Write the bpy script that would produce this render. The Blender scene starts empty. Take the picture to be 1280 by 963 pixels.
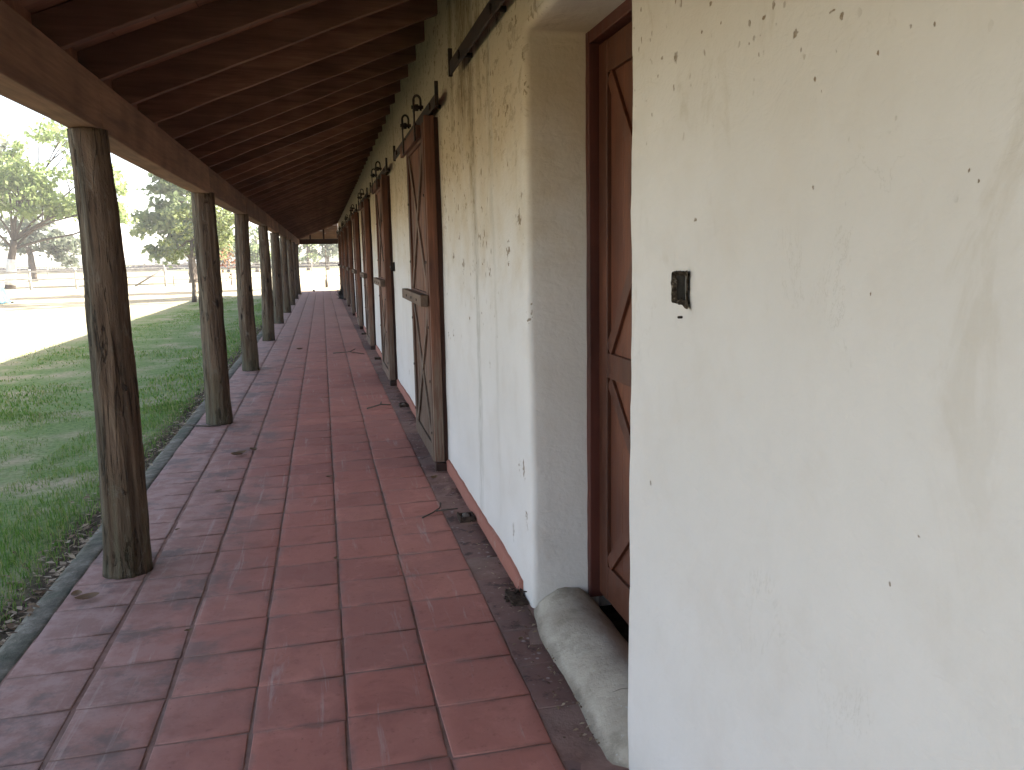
import bpy, bmesh, math, random
import numpy as np
from mathutils import Vector, Matrix, noise

random.seed(7)
sc = bpy.context.scene
COL = sc.collection
PI = math.pi

# ------------------------------------------------------------------ helpers
def tag(o, label=None, cat=None, group=None, kind=None):
    if label: o['label'] = label
    if cat: o['category'] = cat
    if group: o['group'] = group
    if kind: o['kind'] = kind
    return o

def empty(name, loc=(0, 0, 0)):
    o = bpy.data.objects.new(name, None)
    COL.objects.link(o)
    o.location = loc
    o.empty_display_size = 0.2
    return o

def link_mesh(name, me, mats, parent=None, loc=None):
    o = bpy.data.objects.new(name, me)
    COL.objects.link(o)
    for m in (mats if isinstance(mats, (list, tuple)) else [mats]):
        me.materials.append(m)
    if parent is not None:
        o.parent = parent
    if loc is not None:
        o.location = loc
    return o

def from_bm(name, bm, mats, parent=None, loc=None, bevel=0.0, smooth=False):
    bmesh.ops.recalc_face_normals(bm, faces=bm.faces)
    me = bpy.data.meshes.new(name)
    bm.to_mesh(me)
    bm.free()
    if smooth:
        me.polygons.foreach_set('use_smooth', [True] * len(me.polygons))
    o = link_mesh(name, me, mats, parent, loc)
    if bevel:
        b = o.modifiers.new('bevel', 'BEVEL')
        b.width = bevel
        b.segments = 2
        b.limit_method = 'ANGLE'
    return o

def box(bm, a, b, mat=0):
    x0, y0, z0 = a
    x1, y1, z1 = b
    v = [bm.verts.new(p) for p in ((x0, y0, z0), (x1, y0, z0), (x1, y1, z0), (x0, y1, z0),
                                   (x0, y0, z1), (x1, y0, z1), (x1, y1, z1), (x0, y1, z1))]
    for f in ((0, 3, 2, 1), (4, 5, 6, 7), (0, 1, 5, 4), (1, 2, 6, 5), (2, 3, 7, 6), (3, 0, 4, 7)):
        bm.faces.new([v[i] for i in f]).material_index = mat
    return v

def bar(bm, p, q, w, t, nrm=(1, 0, 0), mat=0):
    """board from p to q, width w in the plane across nrm, thickness t along nrm"""
    p, q, n = Vector(p), Vector(q), Vector(nrm).normalized()
    d = (q - p).normalized()
    s = d.cross(n).normalized() * (w / 2)
    h = n * (t / 2)
    v = [bm.verts.new(c) for c in (p - s - h, p + s - h, p + s + h, p - s + h, q - s - h, q + s - h, q + s + h, q - s + h)]
    for f in ((0, 1, 2, 3), (7, 6, 5, 4), (0, 4, 5, 1), (1, 5, 6, 2), (2, 6, 7, 3), (3, 7, 4, 0)):
        bm.faces.new([v[i] for i in f]).material_index = mat

def tube(bm, pts, rad, n=8, mat=0, cap=True):
    pts = [Vector(p) for p in pts]
    rings = []
    up = Vector((0.13, 0.31, 1)).normalized()
    for i, p in enumerate(pts):
        d = (pts[min(i + 1, len(pts) - 1)] - pts[max(i - 1, 0)]).normalized()
        a = d.cross(up)
        if a.length < 1e-3:
            a = d.cross(Vector((1, 0, 0)))
        a.normalize()
        b = d.cross(a)
        r = rad[i] if isinstance(rad, (list, tuple)) else rad
        rings.append([bm.verts.new(p + (a * math.cos(2 * PI * k / n) + b * math.sin(2 * PI * k / n)) * r) for k in range(n)])
    for i in range(len(rings) - 1):
        for k in range(n):
            f = bm.faces.new((rings[i][k], rings[i][(k + 1) % n], rings[i + 1][(k + 1) % n], rings[i + 1][k]))
            f.material_index = mat
            f.smooth = True
    if cap:
        bm.faces.new(rings[0][::-1]).material_index = mat
        bm.faces.new(rings[-1]).material_index = mat

def mesh_np(name, verts, faces_flat, sizes, smooth=False):
    me = bpy.data.meshes.new(name)
    nv, nf = len(verts), len(sizes)
    me.vertices.add(nv)
    me.vertices.foreach_set('co', np.asarray(verts, np.float32).ravel())
    me.loops.add(len(faces_flat))
    me.loops.foreach_set('vertex_index', np.asarray(faces_flat, np.int32))
    me.polygons.add(nf)
    starts = np.concatenate([[0], np.cumsum(sizes)[:-1]]).astype(np.int32)
    me.polygons.foreach_set('loop_start', starts)
    me.update(calc_edges=True)
    me.validate()
    if smooth:
        me.polygons.foreach_set('use_smooth', [True] * nf)
    return me

# ------------------------------------------------------------------ node helper
class NT:
    def __init__(self, name, rough=0.8, spec=0.3):
        self.m = bpy.data.materials.new(name)
        self.m.use_nodes = True
        self.t = self.m.node_tree
        self.b = self.t.nodes['Principled BSDF']
        self.b.inputs['Roughness'].default_value = rough
        self.b.inputs['Specular IOR Level'].default_value = spec
        self.tc = self.n('ShaderNodeTexCoord')
    def n(self, t, **k):
        o = self.t.nodes.new(t)
        for a, v in k.items():
            setattr(o, a, v)
        return o
    def put(self, sock, v):
        if hasattr(v, 'is_linked') or isinstance(v, bpy.types.NodeSocket):
            self.t.links.new(v, sock)
        elif v is not None:
            if isinstance(v, (tuple, list)) and len(v) == 3 and sock.type == 'RGBA':
                v = (*v, 1)
            sock.default_value = v
    def obj(self, scale=(1, 1, 1), loc=(0, 0, 0), src='Object', rot=(0, 0, 0)):
        m = self.n('ShaderNodeMapping')
        m.inputs['Scale'].default_value = scale
        m.inputs['Location'].default_value = loc
        m.inputs['Rotation'].default_value = rot
        self.t.links.new(self.tc.outputs[src], m.inputs['Vector'])
        return m.outputs[0]
    def noise(self, vec, scale, detail=4, rough=.55, dist=0.0):
        o = self.n('ShaderNodeTexNoise')
        self.put(o.inputs['Vector'], vec)
        o.inputs['Scale'].default_value = scale
        o.inputs['Detail'].default_value = detail
        o.inputs['Roughness'].default_value = rough
        o.inputs['Distortion'].default_value = dist
        return o.outputs['Fac']
    def voro(self, vec, scale, feature='F1', rnd=1.0):
        o = self.n('ShaderNodeTexVoronoi', feature=feature)
        self.put(o.inputs['Vector'], vec)
        o.inputs['Scale'].default_value = scale
        o.inputs['Randomness'].default_value = rnd
        return o
    def math(self, op, a, b=None, c=None, clamp=False):
        o = self.n('ShaderNodeMath', operation=op, use_clamp=clamp)
        self.put(o.inputs[0], a)
        if b is not None: self.put(o.inputs[1], b)
        if c is not None: self.put(o.inputs[2], c)
        return o.outputs[0]
    def ss(self, v, lo, hi, a=0.0, b=1.0):
        o = self.n('ShaderNodeMapRange', interpolation_type='SMOOTHSTEP')
        self.put(o.inputs['Value'], v)
        o.inputs['From Min'].default_value = lo
        o.inputs['From Max'].default_value = hi
        o.inputs['To Min'].default_value = a
        o.inputs['To Max'].default_value = b
        return o.outputs[0]
    def mix(self, f, a, b, mode='MIX'):
        o = self.n('ShaderNodeMix', data_type='RGBA', blend_type=mode)
        self.put(o.inputs[0], f)
        self.put(o.inputs[6], a)
        self.put(o.inputs[7], b)
        return o.outputs[2]
    def ramp(self, f, stops):
        o = self.n('ShaderNodeValToRGB')
        self.put(o.inputs[0], f)
        e = o.color_ramp.elements
        while len(e) < len(stops):
            e.new(0.5)
        for i, (p, c) in enumerate(stops):
            e[i].position = p
            e[i].color = (*c, 1)
        return o.outputs[0]
    def xyz(self, src='Object'):
        o = self.n('ShaderNodeSeparateXYZ')
        self.t.links.new(self.tc.outputs[src], o.inputs[0])
        return o.outputs
    def attr(self, name):
        o = self.n('ShaderNodeAttribute', attribute_name=name)
        return o.outputs
    def island(self):
        return self.n('ShaderNodeNewGeometry').outputs['Random Per Island']
    def objrand(self):
        return self.n('ShaderNodeObjectInfo').outputs['Random']
    def col(self, c): self.put(self.b.inputs['Base Color'], c)
    def rough(self, v): self.put(self.b.inputs['Roughness'], v)
    def bump(self, h, strength=.4, dist=.01, prev=None):
        o = self.n('ShaderNodeBump')
        o.inputs['Strength'].default_value = strength
        o.inputs['Distance'].default_value = dist
        self.put(o.inputs['Height'], h)
        if prev is not None: self.put(o.inputs['Normal'], prev)
        self.put(self.b.inputs['Normal'], o.outputs[0])
        return o.outputs[0]

def wood(name, dark, light, grain=(14, 14, 1.1), knots=True, rough=.75, grey=None, bump=.35, spec=.25, obj_var=.25):
    """timber with the grain along the axis whose scale is small"""
    w = NT(name, rough, spec)
    v = w.obj(grain)
    off = w.n('ShaderNodeVectorMath', operation='ADD')
    w.put(off.inputs[0], v)
    r = w.objrand()
    w.put(off.inputs[1], w.math('MULTIPLY', r, 37.0))
    v = off.outputs[0]
    a = w.noise(v, 1.0, 6, .62, .6)
    b = w.noise(v, 5.0, 3, .6, .2)
    s = w.math('ADD', w.math('MULTIPLY', a, .7), w.math('MULTIPLY', b, .3))
    c = w.ramp(s, [(.32, dark), (.66, light)])
    big = w.noise(w.obj((1, 1, 1)), 1.7, 3)
    if grey:
        z = w.xyz('Object')[2]
        g = w.math('MULTIPLY', w.ss(w.math('ADD', z, w.math('MULTIPLY', a, .8)), 1.5, .75), w.ss(b, .38, .6, .35, 1.0))
        c = w.mix(g, c, w.mix(b, grey, tuple(x * 1.5 for x in grey)))
    c = w.mix(w.ss(big, .35, .7, 0, .5), c, tuple(x * .55 for x in dark))
    hsv = w.n('ShaderNodeHueSaturation')
    w.put(hsv.inputs['Color'], c)
    w.put(hsv.inputs['Value'], w.math('ADD', w.math('MULTIPLY', r, 2 * obj_var), 1 - obj_var))
    w.col(hsv.outputs[0])
    w.bump(s, bump, .006)
    w.rough(w.ss(a, .2, .8, rough - .12, min(1, rough + .1)))
    return w.m

# ------------------------------------------------------------------ materials
M = {}

def m_wall():
    w = NT('whitewashed_plaster', .88, .2)
    X, Y, Z = w.xyz()
    o = w.obj()
    big = w.noise(o, .9, 5, .6)
    mid = w.noise(o, 4.0, 5, .62)
    fine = w.noise(o, 45, 4, .6)
    base = w.mix(w.ss(big, .35, .68), (.65, .622, .592), (.60, .57, .535))
    base = w.mix(w.ss(mid, .45, .75, 0, .45), base, (.56, .515, .465))
    farside = w.ss(Y, 2.6, 3.3)
    # yellowed lime towards the eaves (grime from the roof)
    zz = w.math('ADD', Z, w.math('MULTIPLY', w.math('SUBTRACT', mid, .5), 1.1))
    zz = w.math('ADD', zz, w.math('MULTIPLY', w.math('SUBTRACT', big, .5), .8))
    yel = w.math('MULTIPLY', w.ss(zz, 1.1, 2.35), w.ss(farside, 0, 1, .10, .80))
    base = w.mix(yel, base, (.50, .395, .25))
    # smudges
    smv = w.obj((1, 3.2, 1.7), rot=(.6, 0, 0))
    sm = w.noise(smv, 1.9, 6, .68, .9)
    base = w.mix(w.math('MULTIPLY', w.ss(sm, .56, .72), w.ss(Z, .7, 2.2, .05, .42)), base, (.42, .36, .27))
    # rain streaks
    st = w.noise(w.obj((1, 9, .32)), 1.5, 5, .66, .25)
    stm = w.math('MULTIPLY', w.ss(st, .57, .74), w.math('MULTIPLY', w.ss(zz, 1.3, 2.7), farside))
    base = w.mix(w.math('MULTIPLY', stm, .75), base, (.27, .20, .105))
    # the two long drips under the near rail
    wob = w.math('MULTIPLY', w.math('SUBTRACT', w.noise(w.obj((1, .2, 1.2)), 2.6, 6, .7),   .5), .15)
    for yc, half, zlo, zhi, amt, colr in ((4.325, .085, -2.0, 1.2, .62, (.33, .31, .265)), (4.37, .13, 1.15, 2.5, .95, (.235, .165, .08)),
                                          (4.62, .26, 1.95, 2.45, 1.0, (.20, .135, .06)), (3.88, .06, 1.25, 2.4, .8, (.30, .235, .15)), (5.0, .10, 2.0, 2.6, .9, (.22, .16, .085)),
                                          (4.12, .10, 1.9, 2.6, .8, (.27, .2, .105)), (3.845, .045, -.5, 1.7, .4, (.40, .375, .32)),
                                          (8.9, .12, 1.0, 2.6, .7, (.3, .23, .14)), (12.6, .15, 1.2, 2.6, .7, (.3, .23, .14))):
        d = w.math('ABSOLUTE', w.math('ADD', w.math('SUBTRACT', Y, yc), wob))
        k = w.math('MULTIPLY', w.ss(d, half, half * .2), w.ss(Z, zlo, zhi))
        k = w.math('MULTIPLY', k, w.ss(w.noise(w.obj((1, 20, 4.5)), 2.0, 6, .78), .36, .6, .10, 1.0))
        base = w.mix(w.math('MULTIPLY', k, amt), base, colr)
    # pits and flecks where the lime has dropped off
    pits = None
    inface = w.ss(X, .822, .815)
    nz = w.n('ShaderNodeTexNoise')
    nz.inputs['Scale'].default_value = 34
    nz.inputs['Detail'].default_value = 3
    w.put(nz.inputs['Vector'], o)
    for (ky, kz, thr, lo, seed, fr, warp) in ((60, 36, .20, .90, 0, 0, 1.4), (9, 8, .19, .57, 9.3, 1, 1.5), (20, 17, .24, .58, 4.7, 1, 1.3)):
        wv = w.n('ShaderNodeVectorMath', operation='ADD')
        w.put(wv.inputs[0], w.obj((0.0, ky, kz), (seed, seed, seed)))
        sub = w.n('ShaderNodeVectorMath', operation='SCALE')
        w.put(sub.inputs[0], nz.outputs['Color'])
        sub.inputs['Scale'].default_value = warp
        w.put(wv.inputs[1], sub.outputs[0])
        vo = w.voro(wv.outputs[0], 1.0)
        sepc = w.n('ShaderNodeSeparateColor')
        w.put(sepc.inputs[0], vo.outputs['Color'])
        dens = w.math('ADD', w.noise(w.obj((1, 1, 1), (seed, 3, 1)), 1.7, 3), w.ss(zz, .7, 2.3, -.34, .16))
        present = w.ss(w.math('ADD', dens, w.math('MULTIPLY', sepc.outputs[0], .55)), lo + .12, lo + .26)
        present = w.math('MULTIPLY', present, farside if fr else w.ss(farside, 0, 1, 1, 0))
        size = w.math('MULTIPLY', w.math('ADD', w.math('MULTIPLY', sepc.outputs[1], sepc.outputs[1]), .22), thr * 1.35)
        hit = w.math('MULTIPLY', w.ss(w.math('SUBTRACT', size, vo.outputs['Distance']), 0.0, .03), present)
        pits = hit if pits is None else w.math('MAXIMUM', pits, hit)
    # ragged scabs where the lime has flaked
    fl = w.noise(w.obj((1, 2.2, 3.6)), 4.2, 6, .72, .6)
    flk = w.math('MULTIPLY', w.ss(fl, .56, .62), w.math('MULTIPLY', w.ss(zz, 1.5, 2.4), farside))
    pits = w.math('MULTIPLY', w.math('MAXIMUM', pits, w.math('MULTIPLY', flk, .55)), inface)
    # single knocks and drips on the near piece of wall
    wy = w.math('MULTIPLY', w.math('SUBTRACT', w.noise(w.obj((1, 1, 1)), 150, 4, .75), .5), 2.6)
    wz = w.math('MULTIPLY', w.math('SUBTRACT', w.noise(w.obj((1, 1, 1), (3, 5, 7)), 110, 4, .75), .5), 2.6)
    for (py, pz, ry_, rz_) in [(1.314, 1.854, 0.0123, 0.0104), (1.183, 1.848, 0.0082, 0.0083), (1.093, 1.773, 0.0054, 0.0045), (1.631, 1.992, 0.0107, 0.0062), (1.419, 1.909, 0.0112, 0.0055), (1.451, 1.881, 0.0088, 0.0071), (1.796, 1.925, 0.0172, 0.0155), (1.873, 1.94, 0.0116, 0.0054), (1.25, 1.769, 0.0068, 0.0063), (1.243, 1.595, 0.0057, 0.0052), (1.028, 1.793, 0.0048, 0.0042), (0.983, 1.784, 0.004, 0.004), (1.669, 1.947, 0.0075, 0.0048), (0.904, 1.588, 0.0035, 0.004), (0.887, 1.574, 0.0035, 0.0039), (1.085, 1.426, 0.0037, 0.0036), (1.688, 1.562, 0.0158, 0.0052), (1.002, 1.0, 0.0043, 0.0061), (0.947, 1.093, 0.0046, 0.0029), (1.923, 0.903, 0.0106, 0.0085), (1.209, 1.862, 0.016, 0.0026), (1.295, 1.825, 0.0048, 0.0065)]:
        ry_, rz_ = ry_ * .62, rz_ * .8
        dy = w.math('ADD', w.math('MULTIPLY_ADD', Y, 1 / ry_, -py / ry_), wy)
        dz = w.math('ADD', w.math('MULTIPLY_ADD', Z, 1 / rz_, -pz / rz_), wz)
        d2 = w.math('ADD', w.math('MULTIPLY', dy, dy), w.math('MULTIPLY', dz, dz))
        pits = w.math('MAXIMUM', pits, w.ss(d2, .95, .55))
    base = w.mix(w.math('MULTIPLY', pits, w.ss(fine, .3, .6, .4, .9)), base, w.mix(fine, (.09, .062, .038), (.27, .19, .105)))
    # hair cracks: the level line of a noise, only here and there
    cn = w.noise(w.obj((1, 1.6, .8)), 3.2, 7, .7, .4)
    crk = w.math('MULTIPLY', w.ss(w.math('ABSOLUTE', w.math('SUBTRACT', cn, .5)), .006, .001), w.ss(w.noise(o, 2.3, 2), .60, .66))
    base = w.mix(w.math('MULTIPLY', crk, .22), base, (.28, .24, .18))
    # splashed grey foot of the wall
    foot = w.math('MULTIPLY', w.ss(w.math('ADD', Z, w.math('MULTIPLY', mid, .25)), .32, .12), .45)
    base = w.mix(foot, base, (.50, .47, .43))
    w.col(base)
    h = w.math('ADD', w.math('MULTIPLY', mid, .9), w.math('MULTIPLY', fine, .22))
    h = w.math('SUBTRACT', h, w.math('MULTIPLY', pits, .35))
    h = w.math('ADD', h, w.math('MULTIPLY', w.noise(w.obj((1, 1, 1.6)), 11, 5, .6, .8), .45))
    w.bump(h, .6, .014)
    return w.m
M['wall'] = m_wall()

def m_tile(name, tone, strip=False):
    w = NT(name, .8, .15)
    X, Y, Z = w.xyz()
    o = w.obj()
    r = w.attr('rnd')[0]
    sep = w.n('ShaderNodeSeparateColor')
    w.put(sep.inputs[0], r)
    big = w.noise(o, 1.3, 5, .6)
    mid = w.noise(o, 7, 6, .68)
    fine = w.noise(o, 60, 4, .6)
    a, b, c = tone
    base = w.mix(sep.outputs[0], a, b)
    base = w.mix(w.math('MULTIPLY', sep.outputs[1], w.ss(mid, .3, .7)), base, c)
    # worn, darker and paler clouding
    blot = w.noise(o, 3.1, 6, .7, .5)
    base = w.mix(w.ss(blot, .52, .70, 0, .5), base, tuple(x * .62 for x in a))
    base = w.mix(w.ss(blot, .46, .32, 0, .4), base, tuple(min(1, x * 1.22) for x in c))
    base = w.mix(w.ss(w.noise(o, 26, 5, .7), .56, .72, 0, .45), base, tuple(x * .5 for x in a))
    base = w.mix(w.ss(mid, .5, .78, 0, .55), base, tuple(x * .66 for x in a))
    if not strip:
        # dusty weathered edge under the eaves, grey lichen blotches
        e = w.math('ADD', w.math('MULTIPLY', X, -1.0), w.math('MULTIPLY', w.math('SUBTRACT', big, .5), .9))
        base = w.mix(w.ss(e, .15, 1.05, 0, .75), base, w.mix(w.ss(mid, .4, .62), (.26, .17, .15), (.37, .28, .26)))
        bl = w.math('MULTIPLY', w.ss(w.noise(o, 2.6, 6, .7), .50, .62), w.ss(e, .2, .85))
        base = w.mix(w.math('MULTIPLY', bl, .6), base, (.12, .11, .105))
        # pale scuffs
        sv = w.obj((7, .55, 1), rot=(0, 0, .12))
        scf = w.noise(sv, 2.4, 5, .7, .5)
        base = w.mix(w.ss(scf, .57, .72, 0, .5), base, (.46, .37, .34))
        # far tiles paler: reflected light of the open end painted into the colour
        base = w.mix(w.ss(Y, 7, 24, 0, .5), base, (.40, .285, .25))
    else:
        spv = w.voro(w.obj((1, 1, 0)), 30)
        sp = w.math('MULTIPLY', w.ss(spv.outputs['Distance'], .34, .2), w.ss(w.noise(o, 6, 4, .75), .49, .6))
        base = w.mix(w.math('MULTIPLY', sp, .75), base, (.42, .36, .34))
        base = w.mix(w.ss(w.noise(o, 9, 4, .7), .52, .66, 0, .8), base, (.05, .037, .033))
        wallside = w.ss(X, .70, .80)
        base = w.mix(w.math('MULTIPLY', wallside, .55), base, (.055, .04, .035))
    base = w.mix(w.ss(fine, .62, .75, 0, .4), base, (.06, .045, .04))
    ed = w.attr('inner')[2]
    grime = w.math('MULTIPLY', w.ss(w.math('ADD', ed, w.math('MULTIPLY', w.math('SUBTRACT', mid, .5), 3.2)), .45, -.35), .5)
    base = w.mix(grime, base, (.20, .135, .115))
    w.col(base)
    w.rough(w.ss(mid, .25, .75, .66, .92))
    w.bump(w.math('ADD', mid, w.math('MULTIPLY', fine, .3)), .28, .005)
    return w.m
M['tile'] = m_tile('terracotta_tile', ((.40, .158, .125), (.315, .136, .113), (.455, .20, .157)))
M['strip'] = m_tile('dirty_border_tile', ((.20, .115, .10), (.165, .105, .095), (.22, .12, .10)), True)

w = NT('tile_grout', .95, .1)
o = w.obj()
g = w.noise(o, 9, 5, .65)
c = w.ramp(g, [(.3, (.18, .105, .085)), (.7, (.31, .195, .165))])
w.col(w.mix(w.ss(w.noise(o, 1.4, 3), .45, .65, 0, .5), c, (.22, .185, .165)))
w.bump(w.noise(o, 80, 3), .5, .004)
M['grout'] = w.m

w = NT('mossy_concrete', .92, .15)
o = w.obj()
g = w.noise(o, 8, 8, .75)
c = w.ramp(g, [(.32, (.055, .055, .042)), (.52, (.15, .138, .112)), (.70, (.29, .27, .23))])
w.col(w.mix(w.ss(w.noise(o, 2.2, 4), .48, .66, 0, .7), c, (.055, .072, .05)))
w.bump(w.noise(o, 40, 5, .7), .6, .01)
M['kerb'] = w.m

w = NT('smooth_cement', .8, .25)
o = w.obj()
g = w.noise(o, 4, 6, .62)
c = w.ramp(g, [(.3, (.31, .265, .21)), (.55, (.42, .37, .30)), (.8, (.50, .455, .375))])
cr = w.voro(w.obj((1, 1, .4)), 3.1, 'DISTANCE_TO_EDGE').outputs['Distance']
crk = w.math('MULTIPLY', w.ss(cr, .006, .002), w.ss(w.noise(o, 3.0, 2), .60, .66))
c = w.mix(w.math('MULTIPLY', crk, .6), c, (.06, .05, .04))
c = w.mix(w.ss(w.noise(o, 5, 6, .72), .52, .68, 0, .6), c, (.20, .175, .13))
zd = w.math('ADD', w.xyz()[2], w.math('MULTIPLY', w.math('SUBTRACT', w.noise(o, 7, 5, .7), .5), .07))
c = w.mix(w.ss(zd, .026, -.004, 0, .6), c, (.13, .105, .08))
c = w.mix(w.ss(w.noise(o, 24, 3, .7), .64, .72, 0, .7), c, (.45, .44, .40))
w.col(c)
w.bump(w.math('ADD', w.math('ADD', g, w.math('MULTIPLY', w.noise(o, 34, 5, .7), .5)), w.math('MULTIPLY', crk, -.6)), .8, .014)
M['cement'] = w.m

w = NT('red_oxide_paint', .75, .25)
o = w.obj()
g = w.noise(o, 6, 6, .7)
w.col(w.mix(w.ss(g, .55, .72, 0, .75), (.285, .112, .082), (.32, .22, .18)))
w.bump(g, .4, .01)
M['redpaint'] = w.m

w = NT('barked_log', .9, .15)
o = w.obj()
v = w.obj((1, 1, .055))
r = w.objrand()
add = w.n('ShaderNodeVectorMath', operation='ADD')
w.put(add.inputs[0], v); w.put(add.inputs[1], w.math('MULTIPLY', r, 21.0))
v = add.outputs[0]
a = w.noise(v, 13, 7, .68, .9)
b = w.noise(v, 60, 5, .65)
big = w.noise(o, 3.2, 4, .6)
s = w.math('ADD', w.math('MULTIPLY', a, .7), w.math('MULTIPLY', b, .3))
c = w.ramp(s, [(.32, (.032, .020, .013)), (.48, (.115, .073, .048)), (.66, (.225, .155, .105))])
pa = w.noise(w.obj((1, 1, .16)), 5.5, 5, .65, .7)
c = w.mix(w.ss(pa, .50, .64, 0, .6), c, (.040, .028, .022))
c = w.mix(w.ss(pa, .44, .30, 0, .55), c, (.24, .17, .12))
cn = w.noise(w.obj((1, 1, .07)), 17, 5, .6, 1.0)
split = w.math('MULTIPLY', w.ss(w.math('ABSOLUTE', w.math('SUBTRACT', cn, .5)), .022, .006), w.ss(w.noise(o, 4, 3), .40, .52))
c = w.mix(w.math('MULTIPLY', split, .65), c, (.014, .010, .008))
pl = w.noise(w.obj((1, 1, .35)), 9, 6, .75, 1.5)
c = w.mix(w.ss(pl, .55, .66, 0, .6), c, (.20, .17, .135))
geo = w.n('ShaderNodeNewGeometry')
nx = w.n('ShaderNodeSeparateXYZ'); w.put(nx.inputs[0], geo.outputs['Normal'])
# grey-green on the lawn side: light off the grass painted into the bark
c = w.mix(w.math('MULTIPLY', w.ss(w.math('ADD', w.math('MULTIPLY', nx.outputs[0], -1), w.math('MULTIPLY', w.math('SUBTRACT', big, .5), 1.6)), .0, 1.0), .6), c,
          w.mix(w.ss(s, .34, .64), (.040, .040, .029), (.19, .18, .14)))
Z = w.xyz()[2]
moss = w.math('MULTIPLY', w.ss(w.math('ADD', Z, w.math('MULTIPLY', big, .9)), 1.15, .35), w.ss(a, .35, .6))
c = w.mix(w.math('MULTIPLY', moss, .6), c, (.060, .072, .042))
kn = w.voro(w.obj((3.2, 3.2, 1.3)), 1.6)
c = w.mix(w.ss(kn.outputs['Distance'], .14, .06), c, (.015, .010, .008))
w.col(c)
w.bump(w.math('SUBTRACT', w.math('ADD', s, w.math('MULTIPLY', pl, .6)), split), 1.0, .03)
M['post'] = w.m

M['beam'] = wood('old_beam', (.135, .070, .044), (.32, .18, .115), (12, .8, 12), rough=.85, bump=.5)
M['rafter'] = wood('dark_rafter', (.15, .068, .045), (.35, .18, .115), (1.2, 18, 18), rough=.8, bump=.4)
M['roofboard'] = wood('roof_board', (.16, .070, .046), (.32, .145, .092), (1.0, 12, 8), rough=.85, bump=.4)
M['gable'] = wood('gable_board', (.34, .19, .11), (.56, .36, .22), (.8, 12, 14), rough=.8, bump=.3)
M['door'] = wood('weathered_door_timber', (.062, .024, .015), (.215, .092, .054), (16, 16, 1.0), rough=.72, grey=(.115, .088, .066))
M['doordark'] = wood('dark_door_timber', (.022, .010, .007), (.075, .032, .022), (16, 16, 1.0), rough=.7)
M['doorbar'] = wood('grey_latch_bar', (.07, .045, .032), (.19, .13, .095), (18, 1.2, 18), rough=.8)
M['brace'] = wood('brace_timber', (.065, .038, .028), (.20, .125, .09), (9, 9, 2.5), rough=.75, grey=(.14, .108, .082))
M['reddoor'] = wood('red_brown_door', (.065, .019, .010), (.165, .056, .027), (13, 13, .9), rough=.5, bump=.25, spec=.4)
M['redframe'] = wood('dark_red_frame', (.045, .011, .008), (.095, .025, .016), (13, 13, .9), rough=.5, bump=.25, spec=.4)
M['fence'] = wood('bleached_fence', (.28, .26, .23), (.52, .49, .44), (5, 5, 5), rough=.9)
M['greywood'] = wood('grey_fence', (.10, .09, .08), (.24, .22, .19), (5, 5, 5), rough=.9)

w = NT('rusty_iron', .62, .4)
o = w.obj()
g = w.noise(o, 18, 5, .65)
w.col(w.ramp(g, [(.35, (.020, .015, .013)), (.6, (.050, .030, .022)), (.8, (.10, .05, .03))]))
w.b.inputs['Metallic'].default_value = .35
w.bump(g, .3, .004)
M['iron'] = w.m

w = NT('tarnished_steel', .5, .4)
o = w.obj()
g = w.noise(w.obj((30, 30, 9)), 1.5, 5, .7)
w.col(w.ramp(g, [(.3, (.045, .040, .036)), (.7, (.17, .155, .14))]))
w.b.inputs['Metallic'].default_value = .3
w.bump(g, .4, .003)
M['steel'] = w.m

w = NT('black_void', .95, .05)
w.col(w.ramp(w.noise(w.obj(), 30, 4), [(.3, (.010, .008, .007)), (.7, (.040, .031, .026))]))
M['dark'] = w.m

w = NT('broken_lime', .95, .05)
w.col(w.ramp(w.noise(w.obj(), 110, 5, .7), [(.40, (.022, .016, .012)), (.58, (.075, .058, .042)), (.74, (.36, .32, .27))]))
M['brokenlime'] = w.m
w = NT('dark_hole_dirt', .95, .08)
w.col(w.ramp(w.noise(w.obj(), 60, 4), [(.3, (.022, .015, .012)), (.7, (.085, .060, .046))]))
M['dirt'] = w.m

# ground
w = NT('yard_ground', .97, .05)
X, Y, Z = w.xyz()
o = w.obj()
n1 = w.noise(o, .22, 5, .6)
n2 = w.noise(o, 1.3, 6, .66)
n3 = w.noise(o, 22, 5, .7)
straw = w.ramp(n3, [(.3, (.24, .21, .13)), (.7, (.42, .38, .26))])
soil = w.ramp(n3, [(.3, (.30, .265, .20)), (.7, (.48, .44, .35))])
green = w.ramp(n3, [(.3, (.085, .145, .045)), (.7, (.22, .28, .115))])
lawn = w.ss(w.math('ADD', X, w.math('MULTIPLY', w.math('SUBTRACT', n1, .5), 1.6)), -5.9, -4.4)
lawn = w.math('MULTIPLY', lawn, w.ss(w.math('ADD', Y, w.math('MULTIPLY', n1, 4)), 39, 34))
gm = w.math('MULTIPLY', lawn, w.ss(n2, .30, .56))
base = w.mix(w.ss(n2, .42, .62), straw, soil)
base = w.mix(gm, base, green)
fargreen = w.math('MULTIPLY', w.ss(Y, 90, 160), .75)
base = w.mix(fargreen, base, w.mix(n2, (.10, .14, .05), (.20, .22, .10)))
# bare earth along the kerb
kb = w.ss(w.math('ADD', X, w.math('MULTIPLY', w.math('SUBTRACT', n2, .5), .35)), -1.62, -1.42)
base = w.mix(w.math('MULTIPLY', kb, w.ss(Y, 39.2, 38.6)), base, w.ramp(n3, [(.3, (.035, .026, .018)), (.7, (.12, .095, .068))]))
w.col(base)
w.bump(w.math('ADD', n2, w.math('MULTIPLY', n3, .4)), .6, .03)
M['ground'] = w.m

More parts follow.
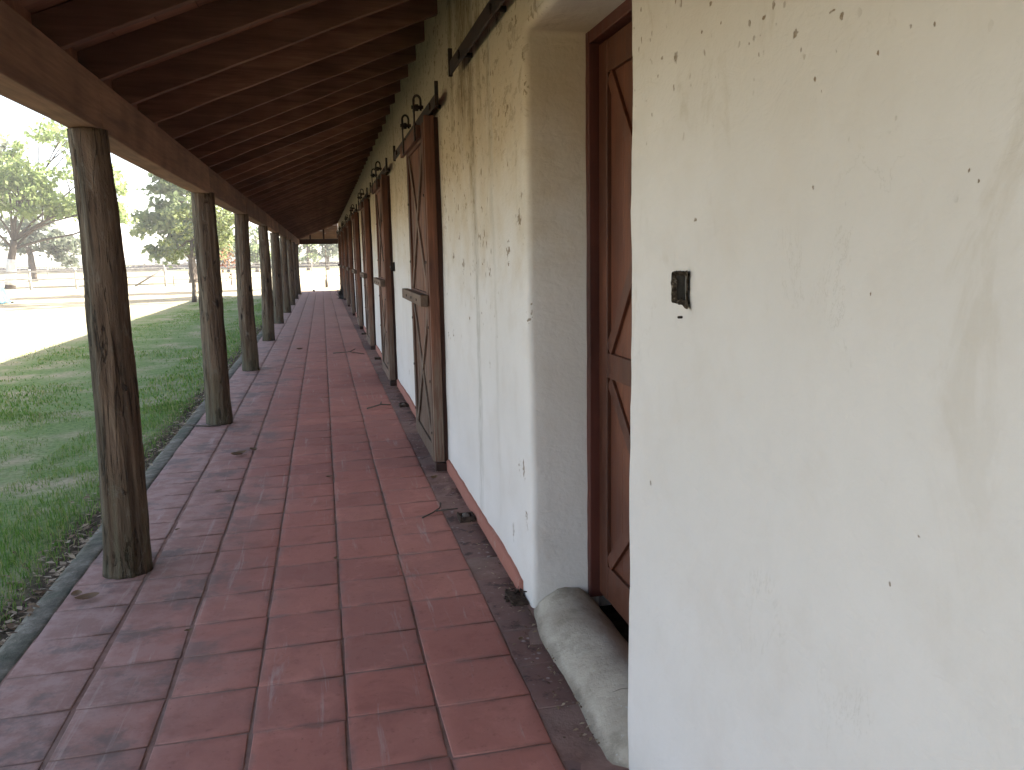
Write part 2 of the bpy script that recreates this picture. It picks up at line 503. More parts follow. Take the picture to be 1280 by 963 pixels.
def m_leaf(name, cols, trans=.55):
    w = NT(name, .6, .25)
    r = w.island()
    n = len(cols)
    c = w.ramp(r, [(i / max(1, n - 1), cc) for i, cc in enumerate(cols)])
    w.col(c)
    tr = w.n('ShaderNodeBsdfTranslucent')
    hs = w.n('ShaderNodeHueSaturation')
    hs.inputs['Value'].default_value = 1.25
    w.put(hs.inputs['Color'], c)
    w.put(tr.inputs['Color'], hs.outputs[0])
    mx = w.n('ShaderNodeMixShader')
    mx.inputs[0].default_value = trans
    w.put(mx.inputs[1], w.b.outputs[0])
    w.put(mx.inputs[2], tr.outputs[0])
    out = w.t.nodes['Material Output']
    w.put(out.inputs['Surface'], mx.outputs[0])
    return w.m
M['leaf_yellow'] = m_leaf('yellow_green_leaves', [(.09, .115, .04), (.14, .165, .06), (.19, .205, .085)])
M['leaf_pale'] = m_leaf('pale_leaves', [(.16, .22, .085), (.23, .30, .11), (.30, .36, .17)])
M['leaf_blue'] = m_leaf('blue_green_leaves', [(.12, .165, .085), (.18, .23, .115), (.24, .285, .14)])
M['leaf_grey'] = m_leaf('grey_green_leaves', [(.09, .115, .085), (.13, .155, .11), (.17, .19, .14)])
M['leaf_red'] = m_leaf('rusty_leaves', [(.22, .10, .07), (.28, .15, .10), (.20, .14, .07)])
M['leaf_dark'] = m_leaf('dark_leaves', [(.045, .036, .034), (.06, .05, .045), (.075, .06, .05)])
M['grass'] = m_leaf('grass_blades', [(.06, .145, .018), (.09, .20, .028), (.13, .24, .04), (.19, .25, .06), (.32, .30, .15)], .35)
M['dryleaf'] = m_leaf('dry_leaves', [(.08, .045, .025), (.16, .10, .055), (.27, .20, .13), (.38, .31, .22)], .2)
M['bark'] = wood('tree_bark', (.055, .045, .036), (.15, .125, .10), (6, 6, 1.5), rough=.95)
M['limewash'] = wood('limewashed_bark', (.50, .48, .44), (.74, .72, .68), (6, 6, 2), rough=.95)

w = NT('pale_blue_tarp', .55, .4)
o = w.obj()
w.col(w.mix(w.ss(w.noise(w.obj((3, 3, 1)), 3, 4), .42, .6), (.018, .075, .105), (.045, .105, .13)))
w.bump(w.noise(o, 6, 4), .5, .03)
M['tarp'] = w.m

w = NT('stone', .9, .2)
w.col(w.ramp(w.noise(w.obj(), 12, 4), [(.3, (.10, .085, .075)), (.7, (.24, .21, .18))]))
M['stone'] = w.m

# ------------------------------------------------------------------ the setting: ground, floor, kerb
GZ = -0.10
END = 38.7
BACK = -6.0

def gz(x, y):
    k = max(0.0, min(1.0, (-1.5 - x) / 1.5))
    rise = max(0.0, min(1.0, (x + 2.3) / 1.0)) if x < -1.0 and y < 39 else 0.0
    return GZ + .062 * rise + .035 * k * noise.noise(Vector((x * .35, y * .35, 3.1))) + .02 * k * noise.noise(Vector((x * 1.3, y * 1.3, 1.1)))

def axis(lo, hi, n0, n1, step):
    a = [lo]
    v = n0
    fine = list(np.arange(n0, n1 + 1e-6, step))
    out = sorted(set([round(lo * (1 - t) ** 2.2 + n0 * (1 - (1 - t) ** 2.2), 3) for t in np.linspace(0, 1, 14)] + [round(f, 3) for f in fine]
                     + [round(n1 + (hi - n1) * t ** 2.2, 3) for t in np.linspace(0, 1, 14)]))
    return out
xs = axis(-700, 700, -14, 2, .2)
ys = axis(-500, 1500, 0, 46, .5)
V = np.array([(x, y, gz(x, y)) for y in ys for x in xs])
nx_, ny_ = len(xs), len(ys)
F = []
for j in range(ny_ - 1):
    for i in range(nx_ - 1):
        a = j * nx_ + i
        F += [a, a + 1, a + 1 + nx_, a + nx_]
me = mesh_np('ground', V, F, [4] * (len(F) // 4), True)
tag(link_mesh('ground', me, M['ground']), kind='structure')

# tiled floor: every tile a bevelled slab with its own tilt, on a grout bed
TV, TF, TS, TR, TE = [], [], [], [], []
def tile(x0, x1, y0, y1, dz=0.0, rnd=None):
    b = len(TV)
    ch = .003
    t = [random.uniform(-.0016, .0016) for _ in range(4)]
    cs = [(x0, y0), (x1, y0), (x1, y1), (x0, y1)]
    sg = [(1, 1), (-1, 1), (-1, -1), (1, -1)]
    j = [(random.uniform(-.0035, .0035), random.uniform(-.003, .003)) for _ in range(4)]
    for (x, y), (a, c), tt, jj in zip(cs, sg, t, j):
        TV.append((x + jj[0] + a * ch, y + jj[1] + c * ch, dz + tt))
    for (x, y), tt, jj in zip(cs, t, j):
        TV.append((x + jj[0], y + jj[1], dz + tt - .0012))
    for (x, y), jj in zip(cs, j):
        TV.append((x + jj[0], y + jj[1], dz - .016))
    q = .032
    for (x, y), (a, c), tt, jj in zip(cs, sg, t, j):
        TV.append((x + jj[0] + a * q, y + jj[1] + c * q, dz + tt))
    TE.extend([0.0] * 12 + [1.0] * 4)
    fs = [(12, 13, 14, 15)]
    for k in range(4):
        m = (k + 1) % 4
        fs += [(k, m, 12 + m, 12 + k)]
        fs += [(4 + k, 4 + m, m, k), (8 + k, 8 + m, 4 + m, 4 + k)]
    r = rnd or (random.random(), random.random(), random.random())
    for f in fs:
        TF.extend(b + i for i in f)
        TS.append(4)
        TR.append((*r, 1))

def finish_tiles(name, mat, parent=None):
    global TV, TF, TS, TR, TE
    me = mesh_np(name, np.array(TV), TF, TS)
    at = me.attributes.new('rnd', 'FLOAT_COLOR', 'FACE')
    at.data.foreach_set('color', np.array(TR, np.float32).ravel())
    at = me.attributes.new('inner', 'FLOAT', 'POINT')
    at.data.foreach_set('value', np.array(TE, np.float32))
    o = link_mesh(name, me, mat, parent)
    TV, TF, TS, TR, TE = [], [], [], [], []
    return o

PITCH, Y0 = .292, 2.540
cols = [(-1.200, -.913), (-.887, -.6125), (-.589, -.309), (-.291, -.0085), (.0085, .2915), (.3075, .6145)]
off = [.004, 0.0, .003, -.006, .010, -.004]
k0, k1 = int((BACK - Y0) / PITCH), int((END - Y0) / PITCH)
for ci, (x0, x1) in enumerate(cols):
    drift = off[ci]
    for k in range(k0, k1):
        y = Y0 + k * PITCH + drift
        tile(x0 - .0035, x1 + .0035, y + .004, y + PITCH - .005, random.uniform(-.0012, .0012))
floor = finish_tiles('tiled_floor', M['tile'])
tag(floor, kind='structure')

HOLES = [(4.41, 4.53), (8.12, 8.24), (12.1, 12.22), (16.2, 16.32)]     # drains by the wall foot
y = BACK
while y < END - .3:
    L = random.uniform(.24, .30)
    cut = False
    for a, b in HOLES[:1]:
        if y < b and y + L > a:
            cut = True
    if 3.22 < y + L / 2 < 3.42:
        tile(.622, .70, y + .003, y + L - .003, -.004)
    elif cut:
        tile(.622, .685, y + .003, y + L - .003, -.003)
    else:
        tile(.622, .785, y + .003, y + L - .003, random.uniform(-.007, -.001))
    y += L
strip = finish_tiles('border_course', M['strip'])
tag(strip, kind='structure')

bm = bmesh.new()
box(bm, (-1.215, BACK, -.20), (.86, END, -.0045))
tag(from_bm('floor_bed', bm, M['grout']), kind='structure')

# kerb: lengths of worn concrete edging
KV, KF, KS = [], [], []
prof = [(-1.205, -.22), (-1.205, -.006), (-1.222, .002), (-1.30, -.004), (-1.335, -.022), (-1.345, -.22)]
ny = 700
for i in range(ny + 1):
    yy = BACK + (END - BACK) * i / ny
    for (px, pz) in prof:
        n = noise.noise(Vector((px * 4, yy * 1.1, 2))) * .016 + noise.noise(Vector((px * 9, yy * 4.3, 5))) * .012
        KV.append((px + (n if px < -1.25 else 0), yy, pz + (n * .7 if pz > -.1 else 0)))
np_ = len(prof)
for i in range(ny):
    for k in range(np_ - 1):
        a = i * np_ + k
        KF += [a, a + 1, a + 1 + np_, a + np_]
        KS.append(4)
me = mesh_np('kerb', np.array(KV), KF, KS, False)
tag(link_mesh('kerb', me, M['kerb']), kind='structure')

# ------------------------------------------------------------------ the stable building
SLOPE = .40
def roof_z(x):           # underside of the rafters
    return 2.315 + SLOPE * (x + .93)
bld = empty('stable_building', (0, 0, 0))
tag(bld, 'long whitewashed stable building with a dark timber veranda roof and an open panelled doorway', 'building')

DOORS = [5.62, 9.60, 13.50, 17.50, 21.65, 25.75, 29.85, 33.95]     # near edge of each sliding door leaf
LW = 1.12
WX0, WX1 = .80, 1.30
OPN = (2.09, 3.20, 2.335)                                     # near doorway: y from, y to, height
BOXH = (1.712, 1.794, 1.374, 1.450)                           # socket recess in the wall

def wall_mesh():
    """front sheet of the wall on a fine grid, with the doorway reveal and the recess turned inwards on rounded edges"""
    V, Fc = [], []
    idx = {}
    def vid(x, y, z):
        k = (round(x, 4), round(y, 4), round(z, 4))
        if k not in idx:
            idx[k] = len(V)
            V.append((x, y, z))
        return idx[k]
    r = .028
    ya, yb, zt = OPN
    yl = [BACK]
    yy = BACK
    def rng(a, b, s):
        n = max(1, round((b - a) / s))
        return [a + (b - a) * i / n for i in range(n)]
    yl = rng(BACK, .6, .25) + rng(.6, BOXH[0], .04) + rng(BOXH[0], BOXH[1], .03) + rng(BOXH[1], ya - r, .03) + [ya - r, yb + r] + rng(yb + r, 6.0, .04)[1:] + rng(6.0, 14, .12) + rng(14, END, .4) + [END]
    zl = rng(-.05, BOXH[2], .05) + rng(BOXH[2], BOXH[3], .04) + rng(BOXH[3], zt + r, .05) + rng(zt + r, 3.4, .08) + [3.4]
    for i in range(len(yl) - 1):
        for j in range(len(zl) - 1):
            y0, y1, z0, z1 = yl[i], yl[i + 1], zl[j], zl[j + 1]
            if y0 >= ya - r - 1e-6 and y1 <= yb + r + 1e-6 and z1 <= zt + r + 1e-6:
                continue
            if y0 >= BOXH[0] - 1e-6 and y1 <= BOXH[1] + 1e-6 and z0 >= BOXH[2] - 1e-6 and z1 <= BOXH[3] + 1e-6:
                continue
            Fc.append([vid(WX0, *p) for p in ((y0, z0), (y0, z1), (y1, z1), (y1, z0))])
    # jambs and soffit: a rounded arris, then the reveal, as strips running along the opening
    arc = [(WX0 + r - r * math.cos(a), r * math.sin(a)) for a in np.linspace(0, PI / 2, 5)]
    dep = arc + [(x, r) for x in np.linspace(WX0 + r + .05, 1.10, 5)]
    zj = [z for z in zl if z <= zt + r + 1e-6]
    def jamb(sgn, ye):
        for j in range(len(zj) - 1):
            for a in range(len(dep) - 1):
                q = []
                for (d, zz) in ((dep[a], zj[j]), (dep[a], zj[j + 1]), (dep[a + 1], zj[j + 1]), (dep[a + 1], zj[j])):
                    # near the soffit the jamb follows the mitre
                    q.append((d[0], ye + sgn * (d[1]), min(zz, zt + r - d[1])))
                Fc.append([vid(*p) for p in q])
    jamb(+1, ya - r)
    jamb(-1, yb + r)
    ys_ = [ya - r + (yb - ya + 2 * r) * t for t in np.linspace(0, 1, 20)]
    for i in range(len(ys_) - 1):
        for a in range(len(dep) - 1):
            q = []
            for (d, yv) in ((dep[a], ys_[i]), (dep[a], ys_[i + 1]), (dep[a + 1], ys_[i + 1]), (dep[a + 1], ys_[i])):
                q.append((d[0], min(max(yv, ya - r + d[1]), yb + r - d[1]), zt + r - d[1]))
            Fc.append([vid(*p) for p in q])
    # recess sides
    b0, b1, c0, c1 = BOXH
    pts = [(b0, c0), (b0, c1), (b1, c1), (b1, c0)]
    for k in range(4):
        (p, q), (s, t) = pts[k], pts[(k + 1) % 4]
        Fc.append([vid(WX0, p, q), vid(WX0, s, t), vid(WX0 + .06, s, t), vid(WX0 + .06, p, q)])
    Fc.append([vid(WX0 + .06, *p) for p in pts])
    # back, ends and top so the wall is solid
    P = np.array(V)
    out = []
    for (x, y, z) in V:
        n = noise.noise(Vector((x * 1.5, y * .9, z * .9))) * .008 + noise.noise(Vector((x * 5, y * 4.0, z * 3.2 + 7))) * .0035 + noise.noise(Vector((x * 9, y * 13, z * 11))) * .0012
        m = noise.noise(Vector((x * 2 + 5, y * 2.0, z * 2.6))) * .007
        edge = 1.0 if (ya - .2 < y < yb + .2) else 0.0
        out.append((x + n, y + (m + .006 * noise.noise(Vector((x * 2, y * 2, z * 8.5))) + .003 * noise.noise(Vector((x * 2, y, z * 21)))) * edge * (1.0 if z < zt - .12 else .2), z))
    b = len(out)
    out += [(WX1, BACK, -.05), (WX1, BACK, 3.4), (WX1, END, 3.4), (WX1, END, -.05)]
    sizes = [len(f) for f in Fc]
    flat = [i for f in Fc for i in f]
    return out, flat, sizes
v, f, s = wall_mesh()
me = mesh_np('wall', np.array(v), f, s, True)
bm = bmesh.new()
bm.from_mesh(me)
bmesh.ops.recalc_face_normals(bm, faces=bm.faces)
bm.to_mesh(me)
bm.free()
wallo = link_mesh('wall', me, M['wall'], bld)

# core behind the plaster, end walls, back wall: solid masonry that keeps the inside dark
bm = bmesh.new()
box(bm, (1.12, BACK, -.05), (1.30, OPN[0] - .05, 3.3))
box(bm, (1.12, OPN[1] + .05, -.05), (1.30, END - .004, 3.3))
box(bm, (1.12, OPN[0] - .05, OPN[2] + .04), (1.30, OPN[1] + .05, 3.3))
box(bm, (8.6, BACK, -.05), (8.9, END, 2.6))
from_bm('masonry_core', bm, M['wall'], bld)
def gable_end(y0, y1):
    bm = bmesh.new()
    pr = [(.803, -.05), (8.6, -.05), (8.6, 2.55), (4.7, 4.5), (.803, 3.0)]
    a = [bm.verts.new((x, y0, z)) for x, z in pr]
    b = [bm.verts.new((x, y1, z)) for x, z in pr]
    bm.faces.new(a[::-1]); bm.faces.new(b)
    for i in range(len(pr)):
        j = (i + 1) % len(pr)
        bm.faces.new((a[i], a[j], b[j], b[i]))
    return bm
from_bm('end_wall', gable_end(END - .003, END + .25), M['wall'], bld)
from_bm('end_wall', gable_end(BACK - .25, BACK + .003), M['wall'], bld)

# red painted skirting between the doors
def skirting(y0, y1):
    n = max(3, int((y1 - y0) / .06))
    V, Fq = [], []
    for i in range(n + 1):
        yy = y0 + (y1 - y0) * i / n
        t = .078 + .010 * noise.noise(Vector((yy * 3, 0, 0))) + .008 * noise.noise(Vector((yy * 11, 3, 0)))
        if y1 - yy < .02 or yy - y0 < .08:
            t *= .75
        x = .782 + .003 * noise.noise(Vector((yy * 2, 9, 0)))
        V += [(x, yy, -.03), (x, yy, t - .008), (x + .006, yy, t), (.83, yy, t + .002)]
    for i in range(n):
        for k in range(3):
            a = i * 4 + k
            Fq += [a, a + 1, a + 5, a + 4]
    b = len(V) - 4
    Fq += [0, 3, 2, 1, b, b + 1, b + 2, b + 3]
    me = mesh_np('skirting', np.array(V), Fq, [4] * (len(Fq) // 4))
    link_mesh('skirting', me, M['redpaint'], bld)
skirting(3.36, DOORS[0] - .02)
for i, d in enumerate(DOORS):
    skirting(d + LW + .05, (DOORS[i + 1] - .02) if i + 1 < len(DOORS) else END - .05)
skirting(BACK + .3, 1.2)

# rounded cement doorstep in the near doorway
n = 44
V, Fq = [], []
prof_n = 15
for i in range(n + 1):
    t = i / n
    yy = 1.99 + (3.196 - 1.99) * t
    xl = .755 + .045 * max(0, (t - .7) / .3) ** 1.6 + .06 * min(1, max(0, (.095 - t) / .04)) + .010 * noise.noise(Vector((yy * 2.5, 0, 4)))
    xr = 1.085
    hh = .080 + .012 * noise.noise(Vector((yy * 2, 3, 0)))
    for k in range(prof_n):
        a = PI * k / (prof_n - 1)
        cx = (xl + xr) / 2
        V.append((cx - (xr - xl) / 2 * math.cos(a),
                  yy, -.012 + (hh + .012) * math.sin(a) ** 1.75 * (1 - .10 * math.cos(a)) + .006 * noise.noise(Vector((k * .7, yy * 6, 1))) + .004 * noise.noise(Vector((k * 1.5, yy * 17, 5)))))
for i in range(n):
    for k in range(prof_n - 1):
        a = i * prof_n + k
        Fq += [a, a + 1, a + 1 + prof_n, a + prof_n]
S4 = [4] * (len(Fq) // 4)
me = mesh_np('doorstep', np.array(V), Fq, S4, True)
link_mesh('doorstep', me, M['cement'], bld)

# ---- panelled leaf used for the fixed door and the sliding doors, front face towards -x at local x=0, y from 0 to wd
def leaf_parts(wd, z0, zmid0, zmid1, z1, stile, mats, parent, rail_top=.10, rail_bot=.12, xs=0.0):
    mf, mb, mp = mats
    d = .042
    bm = bmesh.new()
    # vertical boards of the panel, set back behind the frame
    nb = 6
    y = stile - .01
    bw = (wd - 2 * stile + .02) / nb
    for i in range(nb):
        box(bm, (.016 + random.uniform(0, .003), y + i * bw + .0015, z0 + .05), (.034, y + (i + 1) * bw - .0015, z1 - .05))
    from_bm('board_panel', bm, mp, parent, bevel=.0015)
    bm = bmesh.new()
    box(bm, (0, 0, z0), (d, stile, z1))
    box(bm, (0, wd - stile, z0), (d, wd, z1))
    box(bm, (.0015, stile, z1 - rail_top), (d - .001, wd - stile, z1 - .001))
    box(bm, (.0015, stile, zmid0), (d - .001, wd - stile, zmid1))
    box(bm, (.0015, stile, z0 + .001), (d - .001, wd - stile, z0 + rail_bot))
    from_bm('leaf_frame', bm, mf, parent, bevel=.003)
    for (a, b) in ((zmid1, z1 - rail_top), (z0 + rail_bot, zmid0)):
        for s in (0, 1):
            bm = bmesh.new()
            ya, yb = stile + .012, wd - stile - .012
            if s: ya, yb = yb, ya
            x = .0095 if s else .0118
            bar(bm, (x, ya, a + .012), (x, yb, b - .012), .058, .014)
            from_bm('diagonal_brace', bm, mb, parent, bevel=.002)

# red-brown panelled door deep in the near doorway
door = None
bm = bmesh.new()
ya, yb, zt = OPN
box(bm, (1.046, yb - .037, .035), (1.15, yb + .012, zt + .008))
box(bm, (1.046, ya - .012, .035), (1.15, ya + .037, zt + .008))
box(bm, (1.048, ya + .037, zt - .045), (1.15, yb - .037, zt + .008))
frame = from_bm('door_frame', bm, M['redframe'], bld, bevel=.004)
dl = empty('panelled_door', (1.086, ya + .04, 0))
dl.parent = bld
leaf_parts(yb - ya - .08, .06, 1.0, 1.10, 2.285, .095, (M['reddoor'], M['reddoor'], M['reddoor']), dl, .12, .15)

# ------------------------------------------------------------------ veranda roof (part of the building)
roof = empty('veranda_roof', (0, 0, 0))
roof.parent = bld
XE = -1.18
bm = bmesh.new()
# boards run along the gallery; each course lies on the rafters
RD = .15
for i in range(14):
    xa = XE - .03 + (1.35 - XE) * i / 14
    xb = XE - .03 + (1.35 - XE) * (i + 1) / 14 - .004
    for (ya_, yb_) in ((BACK, 4.0 + (i % 3) * .62), (4.003 + (i % 3) * .62, 12.0), (12.003, 24.0), (24.003, END + .5)):
        za, zb = roof_z(xa) + RD, roof_z(xb) + RD
        dz = random.uniform(0, .003)
        vs = [bm.verts.new(p) for p in ((xa, ya_, za + dz), (xb, ya_, zb + dz), (xb, yb_, zb + dz), (xa, yb_, za + dz),
                                        (xa, ya_, za + .022), (xb, ya_, zb + .022), (xb, yb_, zb + .022), (xa, yb_, za + .022))]
        for f in ((0, 3, 2, 1), (4, 5, 6, 7), (0, 1, 5, 4), (1, 2, 6, 5), (2, 3, 7, 6), (3, 0, 4, 7)):
            bm.faces.new([vs[k] for k in f])
from_bm('roof_boards', bm, M['roofboard'], roof)
# roof covering: over the gallery and on up to the ridge and down the back
bm = bmesh.new()
pr = [(XE - .05, roof_z(XE - .05) + RD + .025), (4.7, roof_z(4.7) + RD + .025), (9.4, roof_z(4.7) + RD + .025 - 1.95)]
a0 = [bm.verts.new((x, BACK - .4, z)) for x, z in pr] + [bm.verts.new((x, BACK - .4, z + .03)) for x, z in reversed(pr)]
a1 = [bm.verts.new((x, END + .55, z)) for x, z in pr] + [bm.verts.new((x, END + .55, z + .03)) for x, z in reversed(pr)]
for i in range(6):
    j = (i + 1) % 6
    bm.faces.new((a0[i], a0[j], a1[j], a1[i]))
bm.faces.new(a0[::-1]); bm.faces.new(a1)
from_bm('roof_covering', bm, M['stone'], roof)

# rafters
def rafter_mesh(seed):
    rr = random.Random(seed)
    bm = bmesh.new()
    th = .046
    ns = 10
    xa, xb = XE, .83
    rings = []
    for i in range(ns + 1):
        x = xa + (xb - xa) * i / ns
        wob = rr.uniform(-.003, .003)
        zb = roof_z(x) + rr.uniform(-.003, .003)
        zt_ = roof_z(x) + RD - .001
        rings.append([bm.verts.new(p) for p in ((x, -th / 2 + wob, zb), (x, th / 2 + wob, zb), (x, th / 2, zt_), (x, -th / 2, zt_))])
    for i in range(ns):
        for k in range(4):
            m = (k + 1) % 4
            bm.faces.new((rings[i][k], rings[i][m], rings[i + 1][m], rings[i + 1][k]))
    bm.faces.new(rings[0][::-1]); bm.faces.new(rings[-1])
    return bm
protos = []
for k in range(4):
    protos.append(from_bm('rafter', rafter_mesh(k), M['rafter'], roof, bevel=.003))
ry = [3.62 + .62 * k for k in range(-8, 57)]
ry = [y for y in ry if y < END + .1]
for i, y in enumerate(ry):
    if i < 4:
        o = protos[i]
    else:
        o = protos[i % 4].copy()
        COL.objects.link(o)
    o.location = (0, y + random.uniform(-.02, .02), random.uniform(-.004, .004))

# eaves beam in lengths that meet over the posts
POSTS = [4.145, 7.85, 11.55, 15.68, 19.80, 23.65, 27.40, 31.42, 35.30]
joins = [BACK, -3.3, .42] + POSTS + [END]
for i in range(len(joins) - 1):
    a, b = joins[i] + .002, joins[i + 1] - .002
    bm = bmesh.new()
    n = 14
    rings = []
    dz0, dx0 = random.uniform(-.006, .006), random.uniform(-.005, .005)
    for k in range(n + 1):
        yy = a + (b - a) * k / n
        sag = -.010 * math.sin(PI * k / n)
        wv = [.004 * noise.noise(Vector((yy * 1.7, q, i))) for q in range(4)]
        x0, x1 = -1.078 + dx0, -.928 + dx0
        rings.append([bm.verts.new(p) for p in ((x0 + wv[0], yy, 2.085 + dz0 + sag + wv[1]), (x1 + wv[2], yy, 2.078 + dz0 + sag + wv[3]),
                                                (x1 + wv[0], yy, 2.31), (x0 + wv[1], yy, 2.25))])
    for k in range(n):
        for q in range(4):
            m = (q + 1) % 4
            bm.faces.new((rings[k][q], rings[k][m], rings[k + 1][m], rings[k + 1][q]))
    bm.faces.new(rings[0][::-1]); bm.faces.new(rings[-1])
    from_bm('eaves_beam', bm, M['beam'], roof, bevel=.006)
# blocking between rafters over the beam (closes the eaves)
bm = bmesh.new()
for i in range(len(ry) - 1):
    if ry[i] < BACK: continue
    x0, x1 = -1.05, -1.02
    box(bm, (x0, ry[i] + .03, 2.262), (x1, ry[i + 1] - .03, 2.262 + .165))
from_bm('eaves_blocking', bm, M['roofboard'], roof)

# far end: tie beam and boarded gable
bm = bmesh.new()
box(bm, (-1.07, END - .03, 2.10), (.79, END + .12, 2.33))
from_bm('tie_beam', bm, M['doordark'], roof, bevel=.006)
bm = bmesh.new()
zb = 2.335
while zb < 3.05:
    xl = max(-1.05, -.93 + (zb + .12 - 2.315 - .13) / SLOPE)
    if xl < .75:
        box(bm, (xl, END + .035 + random.uniform(0, .006), zb), (.795, END + .06, zb + .118))
    zb += .121
from_bm('gable_boarding', bm, M['gable'], roof)
for x in (-.45, .15):
    bm = bmesh.new()
    box(bm, (x - .035, END - .01, 2.33), (x + .035, END + .034, roof_z(x) + .1))
    from_bm('gable_strut', bm, M['doordark'], roof)

# ------------------------------------------------------------------ log posts
PT = ['first rough log post from the camera, greenish grey and thickest, beside the grass',
      'second rough log post from the camera, with a thin tree trunk standing behind it',
      'third rough log post from the camera along the tiled walk',
      'fourth rough log post from the camera along the tiled walk',
      'fifth rough log post from the camera along the tiled walk',
      'sixth rough log post from the camera, reddish brown in the shade',
      'seventh log post from the camera, slim and partly hidden in the row',
      'last but one log post of the row before the bright far end',
      'last log post of the row, standing against the bright far end of the walk']
XB = [-1.003, -1.001, -1.018, -1.035, -1.045, -1.012, -1.008, -1.012, -1.015]
XT = [-.992, -.996, -.998, -1.005, -1.015, -.998, -1.0, -1.0, -1.0]
R0 = [.108, .112, .108, .106, .108, .106, .10, .10, .11]
R1 = [.080, .094, .090, .084, .098, .086, .086, .086, .09]
for i, y in enumerate(POSTS):
    bm = bmesh.new()
    n, lv = 44, 110
    rings = []
    H = 2.082
    for k in range(lv + 1):
        t = k / lv
        z = H * t
        r = 1.04 * (R0[i] + (R1[i] - R0[i]) * t) + .006 * math.exp(-t * 30)
        cx = (XT[i] - XB[i]) * t + .022 * math.sin(PI * t) * math.sin(i * 2.1 + 1) + .006 * noise.noise(Vector((z * 1.3, i * 7, 0)))
        cy = .014 * math.sin(PI * t) * math.cos(i * 1.7)
        ring = []
        for a in range(n):
            th = 2 * PI * a / n
            c, s_ = math.cos(th), math.sin(th)
            q = Vector((c * 1.25, s_ * 1.25, z * .55 + i * 11))
            rr = r * (1 + .10 * noise.noise(q) + .075 * noise.noise(Vector((c * 4, s_ * 4, z * 1.1 + i * 5))) + .035 * noise.noise(Vector((c * 9, s_ * 9, z * 1.6 + i * 3))))
            rr -= r * .07 * abs(noise.noise(Vector((c * 3.4 + i, s_ * 3.4, z * .8 + i * 9)))) ** .5
            rr += r * .05 * noise.noise(Vector((c * 7, s_ * 7, z * 6 + i)))
            # drying shakes
            for (sa, z0, z1) in ((i * 1.3 + .4, .1, 1.7), (i * 2.2 + 3.9, .5, 2.0), (i + 5.2, 0, 1.2)):
                d = abs((th - sa - .25 * noise.noise(Vector((z * 1.2, sa, 0))) + PI) % (2 * PI) - PI)
                if d < .16 and z0 < z < z1:
                    rr -= .014 * (1 - d / .16)
            ring.append(bm.verts.new((cx + c * rr, cy + s_ * rr, z - .004 if k == 0 else z)))
        rings.append(ring)
    for k in range(lv):
        for a in range(n):
            f = bm.faces.new((rings[k][a], rings[k][(a + 1) % n], rings[k + 1][(a + 1) % n], rings[k + 1][a]))
            f.smooth = True
    bm.faces.new(rings[0][::-1]); bm.faces.new(rings[-1])
    o = from_bm('log_post', bm, M['post'], None, (XB[i], y, 0))
    tag(o, PT[i], 'post', 'rough log posts holding up the veranda roof')

# ------------------------------------------------------------------ sliding doors on rails
ORD = ['first', 'second', 'third', 'fourth', 'fifth', 'sixth', 'seventh', 'last']
DX = {0: 'first weathered sliding stable door, with grey latch bar and braces, beyond the stained white wall',
      1: 'second sliding stable door down the wall, darker, with its latch bar sticking out',
      2: 'third sliding stable door down the white wall',
      3: 'fourth sliding stable door down the white wall',
      4: 'fifth sliding stable door down the white wall',
      5: 'sixth sliding stable door down the white wall',
      6: 'seventh sliding stable door, last but one, in the shade of the far end',
      7: 'last sliding stable door, beside the dark clump at the far end'}
LX = .700      # front of the leaf
def make_sliding_door():
    t = empty('sliding_door')
    leaf_parts(LW, .05, 1.13, 1.24, 2.37, .105, (M['door'], M['brace'], M['door']), t, .11, .11)
    # latch bar across the middle, running past the far stile
    bm = bmesh.new()
    box(bm, (-.055, -.01, 1.150), (-.002, LW + .20, 1.228))
    from_bm('latch_bar', bm, M['doorbar'], t, bevel=.004)
    # head board
    bm = bmesh.new()
    box(bm, (-.030, .12, 2.285), (-.002, LW + .16, 2.372))
    from_bm('head_board', bm, M['door'], t, bevel=.004)
    # thick edge timber on the near side
    bm = bmesh.new()
    box(bm, (.004, -.052, .06), (.070, -.002, 2.41))
    from_bm('edge_timber', bm, M['door'], t, bevel=.005)
    bm = bmesh.new()
    for (y_, z_) in ((.05, .25), (.05, .62), (.05, 1.0), (.05, 1.45), (.05, 1.9), (LW - .05, .25), (LW - .05, .62), (LW - .05, 1.0), (LW - .05, 1.45), (LW - .05, 1.9), (.25, 1.185), (.6, 1.185), (.95, 1.185)):
        x_ = -.062 if z_ == 1.185 else -.007
        tube(bm, [(x_, y_, z_), (x_ + .012, y_, z_)], [.009, .012], 8)
    from_bm('bolt_heads', bm, M['iron'], t)
    # two hangers: strap, wheel fork and ring above the rail
    for yh in (.16, LW - .16):
        bm = bmesh.new()
        box(bm, (-.040, yh - .024, 2.27), (-.0315, yh + .024, 2.50))
        loop = [(-.036, yh, 2.46), (-.036, yh, 2.525)] + [(-.012 + .024 * math.cos(a), yh, 2.535 + .034 * math.sin(a)) for a in np.linspace(PI, 0, 11)] + [(.012, yh, 2.52), (.012, yh, 2.47)]
        tube(bm, loop, .0085, 6)
        tube(bm, [(-.052, yh, 2.492), (.030, yh, 2.492)], .013, 8)
        tube(bm, [(-.026, yh, 2.490), (-.004, yh, 2.490)], .024, 14)
        from_bm('roller_hanger', bm, M['iron'], t)
    # floor guide block
    bm = bmesh.new()
    box(bm, (.006, -.065, -.006), (.088, .02, .052))
    from_bm('guide_block', bm, M['doordark'], t, bevel=.004)
    return t
proto = make_sliding_door()
def dup(root):
    r = root.copy()
    COL.objects.link(r)
    for ch in root.children:
        c = ch.copy()
        COL.objects.link(c)
        c.parent = r
    return r
